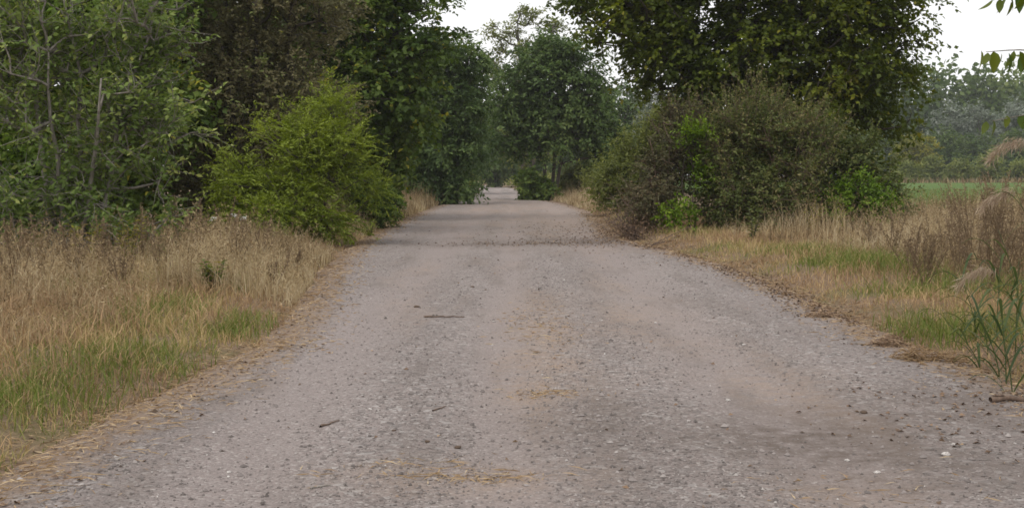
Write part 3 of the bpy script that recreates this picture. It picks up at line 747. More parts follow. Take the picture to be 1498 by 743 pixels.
# low scrub where the road goes out of sight
g = Geo(); rng = np.random.default_rng(51)
for i in range(26):
    d = rng.uniform(150, 185)
    far_tree_arrays(g, rng, xat(rng.uniform(590, 900), d), d, rng.uniform(1.2, 2.4), rng.uniform(1.2, 2.2), 150, .32, rng.uniform(.5, 1))
scrub = g.obj('scrub', M['pale'], kind='stuff')
scrub['label'] = 'low pale green scrub where the road goes out of sight'; scrub['category'] = 'scrub'

# ------------------------------------------------------------------ grasses
def blades(g, x, y, h, w, tint, rng, lean=.35, curve=.5, z=None):
    n = len(x)
    z = ground_z(x, y) - .01 if z is None else z
    P = np.stack([x, y, z], 1)
    az = rng.uniform(0, 2 * np.pi, n); le = np.abs(rng.normal(size=n)) * lean
    D = np.stack([np.cos(az) * np.sin(le), np.sin(az) * np.sin(le), np.cos(le)], 1)
    H = np.stack([np.cos(az), np.sin(az), np.zeros(n)], 1)
    fa = rng.uniform(0, np.pi, n)
    Sd = np.stack([np.cos(fa), np.sin(fa), np.zeros(n)], 1)
    h = h[:, None]; w = np.broadcast_to(w, (n,))[:, None]
    mid = P + D * h * .55; tip = P + D * h + H * h * curve * rng.random((n, 1)) - UP * h * curve * .35 * rng.random((n, 1))
    V = np.stack([P - Sd * w * .5, P + Sd * w * .5, mid + Sd * w * .42, mid - Sd * w * .42, tip], 1).reshape(-1, 3)
    i = np.arange(n) * 5
    g.add(V, np.stack([i, i + 1, i + 2, i + 3], 1), tint)
    g.f.append(np.stack([i + 3, i + 2, i + 4], 1) + g.n - len(V)); g.t.append(np.broadcast_to(tint, (n,)).copy())
    return tip

def scatter(rng, n, y0, y1, side, e0, e1, power=1.0, ypow=1.0):
    """points beside the road: e0..e1 metres outside its edge"""
    y = y0 * (y1 / y0) ** (rng.random(n) ** ypow)
    e = e0 + (e1 - e0) * rng.random(n) ** power
    x = xl(y) - e if side < 0 else xr(y) + e
    return x, y, e

def clumped(rng, x, y, scale, thr, seed):
    return n2(x, y, scale, seed) > thr + (rng.random(len(x)) - .5) * .25

# short grass of both verges: green tufts among tan
for side, lab in ((-1, 'short green and tan grass along the left road edge'), (1, 'short pale and green grass along the right road edge')):
    rng = np.random.default_rng(100 + side)
    g = Geo()
    n = 72000 if side < 0 else 60000
    x, y, e = scatter(rng, n, 4.5, 60, side, -.5, 4.2, 1.45, .9)
    edge_n = (n2(x, y, .9, 21) - .5) * 1.1 + (n2(x, y, 3.1, 27) - .5) * .7
    k = (e > .02 + edge_n) & clumped(rng, x, y, 2.2, .30, 22)
    x, y, e = x[k], y[k], e[k]
    gr = n2(x, y, .55, 23) * .6 + n2(x, y, 2.3, 24) * .4          # where the tufts are green
    ring = np.exp(-((e - 1.0) / .55) ** 2)
    tint = np.clip((2.06 if side < 0 else 2.1) - 2.35 * gr - .22 * ring + rng.normal(size=len(x)) * .2, 0, .98)
    h = (.05 + .19 * np.clip((e - .1) / 1.2, 0, 1)) * rng.uniform(.5, 1.5, len(x)) * (1.15 if side < 0 else .9)
    blades(g, x, y, h, .0035 + .00035 * y, tint, rng, .5, .7)
    o = g.obj('verge_grass', M['grass'], kind='stuff'); o['label'] = lab; o['category'] = 'grass'

def seed_heads(g, tip, rng, m, L, spread, size, tint, droop=.3):
    n = len(tip)
    t = rng.random((n, m, 1))
    P = tip[:, None] - UP * (L * t) + rng.normal(size=(n, m, 3)) * spread * (.35 + t)
    A = norm(rng.normal(size=(n, m, 3)) * .6 + UP * .8 - UP * droop); N = norm(rng.normal(size=(n, m, 3)))
    P, A, N = P.reshape(-1, 3), A.reshape(-1, 3), N.reshape(-1, 3)
    leaves(g, P, A, N, size * rng.uniform(.6, 1.4, len(P)), size * .24 * np.ones(len(P)), np.clip(np.repeat(tint, m) + rng.normal(size=len(P)) * .12, 0, 1))

def dry_stand(side, n, y0, y1, e0, e1, h0, h1, seed, label, thr=.3, tshift=0., xmax=None, sel=None):
    rng = np.random.default_rng(seed)
    g = Geo()
    x, y, e = scatter(rng, n, y0, y1, side, e0, e1, 1.0, .8)
    k = clumped(rng, x, y, 1.1, thr, seed) & clumped(rng, x, y, 4.5, .3, seed + 7)
    if sel is not None: k &= sel(x, y, e)
    x, y, e = x[k], y[k], e[k]
    hh = h0 + (h1 - h0) * np.clip((e - e0) / 1.6, 0, 1)
    hh = hh * (.35 + 1.0 * n2(x, y, .8, seed + 1) + .5 * n2(x, y, 3.0, seed + 5))
    tn = np.clip(.5 + tshift + (n2(x, y, .8, seed + 2) - .5) * 1.1 + rng.normal(size=len(x)) * .28, 0, 1)
    tip = blades(g, x, y, hh * rng.uniform(.35, 1.1, len(x)), .004 + .00028 * y, tn, rng, .3, .45)
    s = rng.random(len(x)) < .18
    ts = blades(g, x[s], y[s], hh[s] * rng.uniform(.9, 1.25, s.sum()), .003 + .0002 * y[s], tn[s], rng, .14, .2)
    seed_heads(g, ts, rng, 4, .16, .015, .045, tn[s] * .8)
    s = rng.random(len(x)) < .06
    ts = blades(g, x[s], y[s], hh[s] * rng.uniform(1.25, 1.85, s.sum()), .003 + .00022 * y[s], tn[s] * .8, rng, .16, .25)
    seed_heads(g, ts, rng, 9, .28, .03, .05, tn[s] * .6)
    o = g.obj('dry_grass', M['dry'], kind='stuff'); o['label'] = label; o['category'] = 'grass'
    return o
dry_stand(-1, 46000, 9.5, 27, 1.5, 8.5, .20, .38, 120, 'tall dry brown grass in front of the left bushes', thr=.34, tshift=.08)
dry_stand(-1, 12000, 15, 24, .15, 1.8, .22, .45, 121, 'knee-high yellow-tan grass bulging onto the road at left', thr=.36, tshift=.22)
dry_stand(-1, 11000, 29, 75, .15, 2.6, .4, .7, 122, 'brown dry grass under the far left trees', thr=.2, tshift=.0)
dry_stand(1, 20000, 17, 33, 2.2, 12, .22, .55, 123, 'tall dry tan grass in front of the right thicket', thr=.28, tshift=.1)
dry_stand(1, 13000, 11, 22, 2.3, 7.5, .3, .6, 124, 'mixed dry grass and weeds at the right edge', thr=.36, tshift=-.05)
dry_stand(1, 9000, 34, 54, 5.0, 20, .3, .62, 125, 'dry brown grass strip along the near side of the field', thr=.22, tshift=-.18)
dry_stand(1, 6000, 50, 82, .2, 3.5, .25, .6, 126, 'pale dry grass by the road before the forked tree', thr=.2, tshift=.1)

# taller green growth inside the verges
def green_tufts(spots, seed, label):
    rng = np.random.default_rng(seed); g = Geo()
    for px, py, r, h, n in spots:
        cx_, cy_ = gp(px, py)
        a = rng.normal(size=(n, 2)) * r
        x, y = cx_ + a[:, 0], cy_ + a[:, 1] * 1.5
        k = edge_dist(x, y) > .1; x, y = x[k], y[k]
        blades(g, x, y, h * rng.uniform(.5, 1.2, len(x)), .004 + .0003 * y, np.clip(.2 + rng.normal(size=len(x)) * .16, 0, .7), rng, .4, .7)
    o = g.obj('green_grass', M['grass'], kind='stuff'); o['label'] = label; o['category'] = 'grass'
green_tufts([(20, 600, .30, .20, 900), (110, 560, .35, .18, 800), (200, 540, .28, .17, 600), (330, 488, .16, .2, 320), (160, 485, .3, .26, 420), (90, 500, .3, .22, 300), (240, 465, .25, .28, 350), (360, 475, .15, .22, 200), (20, 690, .16, .06, 300), (130, 620, .2, .05, 260), (150, 440, .4, .3, 400)], 130,
            'bright green grass tufts in the left verge')
green_tufts([(1190, 378, .4, .28, 500), (1290, 405, .45, .40, 900), (1360, 485, .28, .22, 600), (1420, 440, .4, .42, 600), (1255, 392, .3, .32, 350), (1330, 440, .3, .2, 400), (1440, 500, .3, .3, 500)], 131,
            'bright green grass tufts in the right verge')

# meadow grass at the near side of the field
rng = np.random.default_rng(132); g = Geo()
y = rng.uniform(53, 110, 9000); x = 14 + rng.random(9000) * (y * .42 - 8)
blades(g, x, y, rng.uniform(.12, .35, len(x)), .03, np.clip(.15 + rng.normal(size=len(x)) * .12, 0, .5), rng, .4, .5, z=np.full(len(x), .13))
o = g.obj('meadow_grass', M['grass'], kind='stuff'); o['label'] = 'green grass standing in the meadow beyond the right verge'; o['category'] = 'grass'

rng = np.random.default_rng(133); g = Geo()
y = rng.uniform(196, 262, 7000); x = xat(rng.uniform(1250, 1750, 7000), y)
blades(g, x, y, rng.uniform(.5, 1.3, len(x)), .12, np.clip(.35 + rng.normal(size=len(x)) * .2, 0, 1), rng, .4, .4, z=np.full(len(x), .12))
o = g.obj('dry_grass', M['dry'], kind='stuff'); o['label'] = 'thin brown strip of dry grass along the far side of the meadow'; o['category'] = 'grass'

# ------------------------------------------------------------------ gravel, litter, straw on the road
def stones_geo(g, rng, x, y, z, s, tint):
    n = len(x)
    V0 = np.array([[1, 0, -.1], [.2, 1, -.1], [-1, .2, -.1], [-.1, -1, -.1], [.3, .2, .62], [-.35, -.2, .55]])
    F0 = np.array([[0, 1, 4], [1, 5, 4], [1, 2, 5], [2, 3, 5], [3, 4, 5], [3, 0, 4]])
    V = V0[None] * (1 + rng.normal(size=(n, 6, 1)) * .22) * s[:, None, None] * rng.uniform(.65, 1.2, (n, 1, 3))
    a = rng.uniform(0, 6.28, n); c, sn = np.cos(a)[:, None], np.sin(a)[:, None]
    V = np.stack([V[..., 0] * c - V[..., 1] * sn, V[..., 0] * sn + V[..., 1] * c, V[..., 2]], -1)
    V += np.stack([x, y, z], 1)[:, None]
    g.add(V.reshape(-1, 3), (F0[None] + (np.arange(n) * 6)[:, None, None]).reshape(-1, 3), np.repeat(tint, 6))
rng = np.random.default_rng(140); g = Geo()
n = 60000
y = 4.6 * (24 / 4.6) ** (rng.random(n) ** 1.15); x = xl(y) - .1 + rng.random(n) * (xr(y) - xl(y) + .2)
coarse = np.clip(n2(x * 1.0, y * .25, 1.3, 30) * 1.1 + n2(x, y * .7, 2.6, 31) * .9 - .55, 0, 1) * (1 - .6 * track(x, y)) + .35 * np.exp(-((x - .8) / .5) ** 2) + .05
k = rng.random(n) < coarse * 1.05
x, y = x[k], y[k]
s = np.clip(rng.lognormal(math.log(.0058), .42, len(x)), .003, .022) * (1 + y * .012)
stones_geo(g, rng, x, y, road_z(x, y) + s * .25, s, np.clip(rng.normal(.40, .26, len(x)), 0, .94) + (rng.random(len(x)) < .012) * .3)
o = g.obj('gravel', M['stone'], road, kind='stuff'); o['label'] = 'loose grey gravel lying on the road'

def litter_geo(g, rng, x, y, z, L, W, tint, up=.35):
    n = len(x)
    a = rng.uniform(0, 6.28, n)
    A = norm(np.stack([np.cos(a), np.sin(a), rng.normal(size=n) * .15], 1)); N = norm(UP + rng.normal(size=(n, 3)) * up)
    leaves(g, np.stack([x, y, z], 1), A, N, L, W, tint, .25)
def surf_z(x, y):
    return np.maximum(road_z(x, y), ground_z(x, y))
rng = np.random.default_rng(141); g = Geo()
parts_ = []
for side, n in ((-1, 3200), (1, 7500)):
    x, y, e = scatter(rng, n, 5, 75, side, -1.0, .9)
    k = rng.random(n) < np.exp(-((e + .02) / .34) ** 2) * (.25 + n2(x, y, .7, 40) * 1.1)
    parts_.append((x[k], y[k]))
def patch(px, py, rx, ry, n):
    cx_, cy_ = gp(px, py)
    parts_.append((cx_ + rng.normal(size=n) * rx, cy_ + rng.normal(size=n) * ry))
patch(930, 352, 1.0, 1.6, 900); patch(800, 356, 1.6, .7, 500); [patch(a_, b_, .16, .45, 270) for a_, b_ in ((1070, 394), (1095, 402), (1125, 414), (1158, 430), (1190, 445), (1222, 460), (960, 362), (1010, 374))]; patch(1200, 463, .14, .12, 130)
patch(1440, 590, .5, .45, 170); patch(1380, 640, .4, .3, 70); patch(840, 340, 1.2, 4, 700); patch(1060, 385, .8, .8, 260)
n = 260; yy = 4.8 * (60 / 4.8) ** rng.random(n); parts_.append((xl(yy) + rng.random(n) * (xr(yy) - xl(yy)), yy))
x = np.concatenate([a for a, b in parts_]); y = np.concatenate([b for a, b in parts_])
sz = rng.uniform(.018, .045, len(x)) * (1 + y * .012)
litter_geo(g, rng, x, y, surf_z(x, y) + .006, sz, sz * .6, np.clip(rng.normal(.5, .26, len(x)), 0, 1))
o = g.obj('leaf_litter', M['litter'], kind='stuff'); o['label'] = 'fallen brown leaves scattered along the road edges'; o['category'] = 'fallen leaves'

rng = np.random.default_rng(142); g = Geo(); parts_ = []
for side, n in ((-1, 24000), (1, 17000)):
    x, y, e = scatter(rng, n, 5, 50, side, -.75, .8)
    k = rng.random(n) < np.exp(-((e - .02) / .40) ** 2) * (.4 + .9 * n2(x, y, 1.6, 47))
    parts_.append((x[k], y[k]))
patch(800, 575, .14, .09, 110); patch(690, 700, .20, .06, 120); patch(790, 480, .22, 1.2, 260); patch(620, 690, .3, .15, 90); patch(1250, 720, .4, .2, 70)
x = np.concatenate([a for a, b in parts_]); y = np.concatenate([b for a, b in parts_])
litter_geo(g, rng, x, y, surf_z(x, y) + .008, rng.uniform(.04, .15, len(x)), .0045 + .0003 * y, np.clip(rng.normal(.5, .25, len(x)), 0, 1), .9)
o = g.obj('straw', M['straw'], kind='stuff'); o['label'] = 'wisps of tan straw lying along the road edges and centre'; o['category'] = 'straw'

# ------------------------------------------------------------------ single small things on the road
def rock(name, px, py, s, tint, label, cat, parent=None, mat='stone', squash=.6, seed=0):
    rng = np.random.default_rng(seed)
    x, y = gp(px, py)
    import bmesh
    bm = bmesh.new(); bmesh.ops.create_icosphere(bm, subdivisions=2, radius=1)
    V = np.array([v.co[:] for v in bm.verts]); F = np.array([[v.index for v in f.verts] for f in bm.faces]); bm.free()
    V = V * (.72 + .6 * vnoise(V, 1.6, seed + 3))[:, None] * np.array([1.15, .9, squash]) * s
    g = Geo(); g.add(V, F, np.clip(tint + rng.normal(size=len(F)) * .05, 0, 1))
    o = g.obj(name, M[mat])
    o.location = (x, y, float(surf_z(np.array([x]), np.array([y]))[0]) + s * squash * .45)
    o.rotation_euler = (0, 0, rng.uniform(0, 6))
    if parent is not None: o.parent = parent
    if label: tag(o, label, cat)
    return o
for k, (px, py, s) in enumerate([(1391, 668, .022), (1402, 655, .014), (1290, 690, .015), (1245, 672, .014), (1068, 586, .014), (880, 470, .016), (722, 468, .014), (960, 470, .016), (1010, 620, .013), (540, 600, .013), (330, 690, .013), (1090, 505, .015)]):
    rock('stone', px, py, s, .97, None, None, road, seed=200 + k)
for k, (px, py, s, lab) in enumerate([(691, 420, .030, 'dark lump of earth on the upper middle of the road'),
                                      (609, 448, .034, 'dark flat clod on the road above the fallen twig'),
                                      (669, 656, .022, 'dark clod in the lower middle of the road, right of its twin'),
                                      (624, 650, .017, 'small dark clod in the lower middle of the road, left of its twin'),
                                      (574, 632, .012, 'tiny dark pebble-like clod left of the pair of clods'),
                                      (1268, 608, .026, 'mossy dark clod on the right-hand side of the road')]):
    rock('earth_clod', px, py, s, .05, lab, 'clod', mat='litter', squash=.5, seed=220 + k)

def stick(name, px0, py0, px1, py1, r, label, seed, forks=0, mat='deadwood', lift=.02):
    rng = np.random.default_rng(seed)
    a = np.array([*gp(px0, py0), 0]); b = np.array([*gp(px1, py1), 0])
    n = 8; t = np.linspace(0, 1, n)[:, None]
    L = np.linalg.norm(b - a)
    p = a + (b - a) * t; p[1:-1] += rng.normal(size=(n - 2, 3)) * L * .025 * [1, 1, .5]
    p[:, 2] += surf_z(p[:, 0], p[:, 1]) + r * .7
    root = p[0].copy()
    g = Geo(); path_tube(g, p - root, np.linspace(r, r * .45, n), 7, rng)
    o = g.obj(name, M[mat], smooth=True); o.location = root
    for f in range(forks):
        i = rng.integers(2, n - 2)
        q = p[i] - root; d = norm((b - a) + rng.normal(size=3) * L * .9 * [1, 1, .0]); d[2] = abs(rng.normal()) * .3
        e = q + d * L * rng.uniform(.2, .4)
        gg = Geo(); path_tube(gg, np.array([q, (q + e) / 2 + [0, 0, .01], e]), [r * .5, r * .4, r * .2], 5, rng)
        gg.obj('side_twig', M[mat], o, smooth=True)
    return tag(o, label, 'twig')
stick('twig', 619, 464, 679, 463, .011, 'straight dark twig lying across the upper left of the road', 240)
stick('twig', 466, 626, 494, 617, .008, 'short dark twig at the left of the road', 241)
stick('twig', 632, 604, 652, 597, .006, 'tiny thin twig on the left wheel line', 242)
stick('fallen_branch', 1455, 590, 1560, 585, .022, 'thick broken branch on the ground at the right picture edge', 243, 2)
stick('fallen_branch', 930, 360, 1000, 352, .02, 'thin fallen branch on the road below the rusty shrub', 244, 2)
stick('twig', 450, 716, 482, 711, .005, 'thin pale twig near the bottom left of the road', 245, mat='twig')

def hay_clump(px, py, r, h, n, label, seed):
    rng = np.random.default_rng(seed)
    x, y = gp(px, py); z = float(surf_z(np.array([x]), np.array([y]))[0])
    a = rng.uniform(0, 6.28, n); q = rng.random(n) ** .6
    P = np.stack([np.cos(a) * q * r * (1 + .3 * np.sin(3 * a + seed)), np.sin(a) * q * r * .8, (1 - q ** 2) * h * 1.5 * rng.random(n) + .004], 1)
    A = norm(rng.normal(size=(n, 3)) * [1, 1, .25]); N = norm(UP + rng.normal(size=(n, 3)) * .8)
    g = Geo(); leaves(g, P - A * .05, A, N, rng.uniform(.05, .14, n), np.full(n, .007), np.clip(rng.normal(.75 if seed % 2 else .3, .2, n), 0, 1))
    o = g.obj('hay_clump', M['litter' if seed % 2 else 'straw']); o.location = (x, y, z)
    return tag(o, label, 'hay clump', 'clumps of dry hay on the right road edge')
hay_clump(1305, 506, .17, .07, 420, 'brown clump of dry hay on the right road edge, the farther of the near pair', 251)
hay_clump(1345, 528, .18, .08, 460, 'tan clump of dry hay on the right road edge, the nearer of the pair', 252)
hay_clump(1203, 464, .15, .05, 260, 'flat reddish clump of dry hay farthest up the right road edge', 253)
hay_clump(1390, 530, .14, .06, 240, 'loose tan hay wisp touching the reeds at right', 254)

# ------------------------------------------------------------------ weeds, reeds and flowers as single plants
def weed(name, loc, h, n_st, seed, label, mat='weed', group=None, spread=.35, per=40, size=.024, stem_mat='weed'):
    """upright dead weed: stems + brown seed panicles"""
    rng = np.random.default_rng(seed)
    root = empty(name, loc); tag(root, label, 'weed', group)
    gs, gh = Geo(), Geo()
    for s in range(n_st):
        a = rng.uniform(0, 6.28); L = h * rng.uniform(.6, 1.05)
        tip = np.array([math.cos(a) * spread * 1.5 * L * rng.random(), math.sin(a) * spread * 1.5 * L * rng.random(), L])
        p = trunk_path(rng, np.array([0, 0, 0.]), tip, 6, .02)
        path_tube(gs, p, np.linspace(.007, .003, 6), 4)
        m = per
        t = .35 + .65 * rng.random(m) ** .8
        Q = np.stack([np.interp(t, np.linspace(0, 1, 6), p[:, c]) for c in range(3)], 1)
        A = norm(rng.normal(size=(m, 3)) + UP * .7)
        bl = (1.15 - t)[:, None] * .17 * h * rng.random((m, 1))
        tubes(gs, Q, Q + A * bl, .0025, .0015, 3)
        for q in range(3):
            R = Q + A * bl * rng.uniform(.3, 1.0, (m, 1)) + rng.normal(size=(m, 3)) * .012
            leaves(gh, R, norm(A + rng.normal(size=(m, 3)) * .6), norm(rng.normal(size=(m, 3))), size * rng.uniform(.6, 1.4, m), size * .5 * np.ones(m), np.clip(rng.normal(.45, .22, m), 0, 1))
    gs.obj('stem', M[stem_mat], root); gh.obj('seed_head', M[mat], root, kind='stuff')
    return root
def gbase(px, py):
    x, y = gp(px, py); return (x, y, gz(x, y) - .01)
wg = 'dead brown weeds in the right verge'
for k, (px, py, h, lab) in enumerate([(1425, 410, 1.35, 'brown dead weed just behind the tallest one'), (1475, 415, 1.45, 'brown dead weed between the tallest one and the picture edge'),
                                      (1355, 430, .75, 'low brown dead weed in front of the reddish brown one'), (1440, 445, 1.0, 'brown dead weed behind the green reeds'),
                                      (1275, 372, .6, 'small brown dead weed behind the bright green tuft'), (1510, 425, 1.5, 'tall brown dead weed just cut by the right picture edge')]):
    weed('dock_weed', gbase(px, py), h, 12, 370 + k, lab, group=wg, spread=.5)
weed('dock_weed', gbase(1450, 425), 1.5, 15, 300, 'tallest dark brown dead weed near the right picture edge', group=wg)
weed('dock_weed', gbase(1405, 420), 1.25, 7, 301, 'leaning dark brown dead weed left of the tallest one', group=wg)
weed('dock_weed', gbase(1492, 430), 1.2, 6, 302, 'dark brown dead weed cut by the right picture edge', group=wg)
weed('dock_weed', gbase(1335, 418), .78, 8, 303, 'low bushy brown dead weed beside the green tuft at right', group=wg, spread=.6)
weed('dock_weed', gbase(1310, 385), .8, 6, 304, 'thin brown dead weed before the field edge', group=wg)
weed('dock_weed', gbase(1378, 400), .9, 6, 309, 'reddish brown dead weed between the low bushy one and the leaning one', group=wg)
lg = 'dead brown stalks in the left verge'
weed('dry_stalk', gbase(322, 388), 1.05, 7, 305, 'dark brown dead stalks below the white flowers at left', group=lg, spread=.25)
weed('dry_stalk', gbase(385, 380), .75, 5, 306, 'thin brown dead stalks right of the white flowers', group=lg)
weed('dry_stalk', gbase(150, 415), .95, 8, 346, 'brown dead stalks between the two yellow-green herbs', group=lg)
weed('dry_stalk', gbase(15, 405), .9, 8, 347, 'brown dead stalks touching the left picture edge, farther back', group=lg, spread=.3)
weed('dry_stalk', gbase(290, 405), .95, 9, 348, 'reddish brown dead stalks left of the white flowers', group=lg, spread=.3)
weed('dry_stalk', gbase(352, 395), .85, 8, 349, 'brown dead stalks right below the white flowers', group=lg, spread=.3)
weed('dry_stalk', gbase(400, 430), .5, 5, 351, 'short dark dead stalks near the bulge of yellow grass', group=lg, spread=.3)
for k, (px, py, h, lab) in enumerate([(20, 440, .75, 'brown dead stalks lowest at the left picture edge'), (110, 430, .85, 'brown dead stalks in front of the left yellow-green herb'),
                                      (205, 400, 1.0, 'tall brown dead stalks behind the right yellow-green herb'), (262, 392, 1.05, 'tall brown dead stalks right of the grey-stemmed bush'),
                                      (340, 415, .8, 'brown dead stalks between the low dark herb and the white flowers'), (375, 405, .75, 'brown dead stalks left of the pale leafy herb'),
                                      (430, 402, .5, 'short brown dead stalks below the feathery shrub'), (180, 440, .65, 'brown dead stalks in the middle of the left dry grass')]):
    weed('dry_stalk', gbase(px, py), h, 9, 360 + k, lab, group=lg, spread=.4, per=26)
weed('dry_stalk', gbase(60, 430), .9, 6, 307, 'brown dead stalks at the left picture edge', group=lg)
weed('dry_stalk', gbase(235, 420), .8, 6, 308, 'brown dead stalks below the grey-stemmed bush', group=lg)

def leafy_herb(loc, h, n_st, seed, label, mat, group=None, size=(.10, .03)):
    rng = np.random.default_rng(seed)
    root = empty('leafy_herb', loc); tag(root, label, 'herb', group)
    gs, gl = Geo(), Geo()
    for s in range(n_st):
        a = rng.uniform(0, 6.28); L = h * rng.uniform(.6, 1.1)
        tip = np.array([math.cos(a) * .3 * L, math.sin(a) * .3 * L, L])
        p = trunk_path(rng, np.zeros(3), tip, 5, .015)
        path_tube(gs, p, np.linspace(.006, .003, 5), 4)
        m = 16; t = np.linspace(.2, 1, m)
        Q = np.stack([np.interp(t, np.linspace(0, 1, 5), p[:, c]) for c in range(3)], 1)
        az = np.arange(m) * 2.4 + a
        A = norm(np.stack([np.cos(az), np.sin(az), np.full(m, .35)], 1))
        leaves(gl, Q, A, norm(UP + rng.normal(size=(m, 3)) * .3), size[0] * rng.uniform(.7, 1.2, m), np.full(m, size[1]), np.clip(rng.normal(.6, .2, m), 0, 1))
    gs.obj('stem', M['bark_dark'], root); gl.obj('foliage', M[mat], root)
    return root
hb = 'leafy herbs in the left verge'
leafy_herb(gbase(125, 408), .75, 9, 310, 'yellow-green leafy herb in front of the grey-stemmed bush', 'yellow', hb)
leafy_herb(gbase(190, 405), .7, 9, 311, 'yellow-green leafy herb right of its neighbour below the grey-stemmed bush', 'yellow', hb)
leafy_herb(gbase(312, 440), .42, 12, 312, 'low dark green leafy herb in the dry grass at left', 'dark', hb, (.09, .05))
leafy_herb(gbase(405, 375), .6, 6, 313, 'pale leafy herb right of the white flowers', 'pale', hb)
rb_ = 'leafy herbs in the right verge'
leafy_herb(gbase(1100, 362), .75, 7, 314, 'green leafy herb at the foot of the olive shrub', 'olive', rb_, (.11, .04))
leafy_herb(gbase(1188, 352), .9, 5, 315, 'pale-tipped herb before the right end of the thicket', 'yellow', rb_, (.09, .035))
leafy_herb(gbase(1225, 352), .85, 5, 316, 'pale-tipped herb closest to the field end of the thicket', 'yellow', rb_, (.09, .035))
leafy_herb(gbase(1412, 660), .05, 5, 317, 'tiny green seedling on the right of the road', 'lime', None, (.04, .018))
leafy_herb(gbase(540, 345), .45, 7, 318, 'bright green herb at the road edge below the feathery shrub', 'shrub', None, (.09, .035))

def umbel(px, py_top, d, seed, label):
    rng = np.random.default_rng(seed)
    x = xat(px, d); z0 = gz(x, d); h = zat(py_top, d) - z0
    root = empty('white_flower', (x, d, z0 - .01)); tag(root, label, 'flower', 'white flowers in the left verge')
    g = Geo(); p = trunk_path(rng, np.zeros(3), np.array([0, 0, h]), 6, .01); path_tube(g, p, np.linspace(.006, .003, 6), 4)
    m = 14
    D = norm(rng.normal(size=(m, 3)) * [1, 1, .3] + UP * .9)
    tubes(g, np.repeat(p[-2:-1], m, 0), p[-1] + D * .05, .002, .0015, 3)
    g.obj('stem', M['weed'], root)
    g = Geo(); n = 70
    k = rng.integers(0, m, n); P = p[-1] + D[k] * .05 + rng.normal(size=(n, 3)) * .012
    leaves(g, P, norm(rng.normal(size=(n, 3))), norm(UP + rng.normal(size=(n, 3)) * .5), np.full(n, .022), np.full(n, .014), rng.random(n))
    g.obj('petals', M['white'], root)
umbel(343, 317, 20.5, 320, 'white flower head, highest of the three near the dark stalks')
umbel(358, 321, 20.6, 321, 'white flower head, rightmost of the three near the dark stalks')
umbel(316, 322, 20.4, 322, 'small white flower head, leftmost of the three near the dark stalks')

def reed(px0, py0, tip, label, seed, n_leaf=7, plume=True, lean=.2, mat='reed', leaf_len=.58):
    """reed from a ground pixel up to a tip offset in metres: stem, arching leaves, drooping plume"""
    rng = np.random.default_rng(seed)
    loc = gbase(px0, py0)
    root = empty('reed', loc); tag(root, label, 'reed', 'reeds at the right picture edge')
    n = 9; t = np.linspace(0, 1, n)
    tip = np.array(tip, float)
    p = np.stack([tip[0] * t ** 1.7, tip[1] * t ** 1.7, tip[2] * t], 1)
    g = Geo(); path_tube(g, p, np.linspace(.005, .002, n), 6); g.obj('stem', M[mat], root)
    for k in range(n_leaf):
        u = .04 + .85 * (k / max(1, n_leaf - 1)) ** 1.2
        q = np.array([np.interp(u, t, p[:, c]) for c in range(3)])
        a = (0 if k % 2 else math.pi) + rng.normal() * .7
        H = np.array([math.cos(a), math.sin(a), 0]); L = leaf_len * rng.uniform(.7, 1.2)
        s = np.linspace(0, 1, 7)[:, None]
        c = q + H * L * s * .6 + UP * L * (.85 * s - .6 * s ** 2.4)
        sd = np.array([-math.sin(a), math.cos(a), .15]); w = (.010 * np.sin(np.clip(s * 2.6 + .5, 0, np.pi)) + .001)
        V = np.concatenate([c - sd * w, c + [0, 0, -.004], c + sd * w])
        i = np.arange(6)
        F = np.concatenate([np.stack([i, i + 1, i + 8, i + 7], 1), np.stack([i + 7, i + 8, i + 15, i + 14], 1)])
        gl = Geo(); gl.add(V, F, np.clip(rng.normal(.45, .2), 0, 1)); gl.obj('leaf', M[mat], root, smooth=True)
    if plume:
        g = Geo(); m = 260
        d = norm((tip * [1, 1, 0]) + 1e-6)
        u = rng.random((m, 1))
        c = p[-1] + d * .26 * u + UP * (.06 * u - .20 * u ** 2) 
        A = norm(d * .5 - UP * (.3 + .9 * rng.random((m, 1))) + rng.normal(size=(m, 3)) * .3)
        leaves(g, c + rng.normal(size=(m, 3)) * .012, A, norm(rng.normal(size=(m, 3))), rng.uniform(.04, .13, m), np.full(m, .005), np.clip(rng.normal(.55, .25, m), 0, 1))
        g.obj('plume', M['plume'], root)
    return root
reed(1560, 560, (-.30, .0, 1.76), 'tall reed with drooping tan plume reaching in beside the hanging leaves', 330)
reed(1545, 520, (-.30, .1, 1.30), 'reed whose tan plume nods below the tall reed at the right edge', 331)
reed(1520, 540, (-.35, .0, .80), 'lower reed with a tan plume arching to the left', 332)
reed(1478, 560, (-.03, .1, .72), 'upright dark green reed with long leaves at the right edge', 333, 8, False)
reed(1468, 545, (-.22, .1, .62), 'dark green reed leaning left over the hay', 334, 8, False)
reed(1490, 530, (.05, .1, .85), 'green reed behind the upright one at the right edge', 335, 8, False)
reed(1450, 520, (-.12, .1, .55), 'shorter green reed nearest the verge grass', 336, 7, False)
reed(1500, 500, (-.2, .1, .95), 'yellow-green reed in the back of the right-hand reeds', 337, 8, False)

reed(1432, 500, (-.1, .2, .6), 'green reed at the left end of the right-hand reeds', 338, 8, False)
reed(1462, 505, (.1, .2, .8), 'green reed leaning right in the middle of the reeds', 339, 9, False)
reed(1440, 535, (-.3, -.05, .42), 'short reed bowing low towards the road', 343, 7, False)
reed(1488, 575, (-.1, .0, .55), 'nearest reed by the broken branch', 344, 7, False)

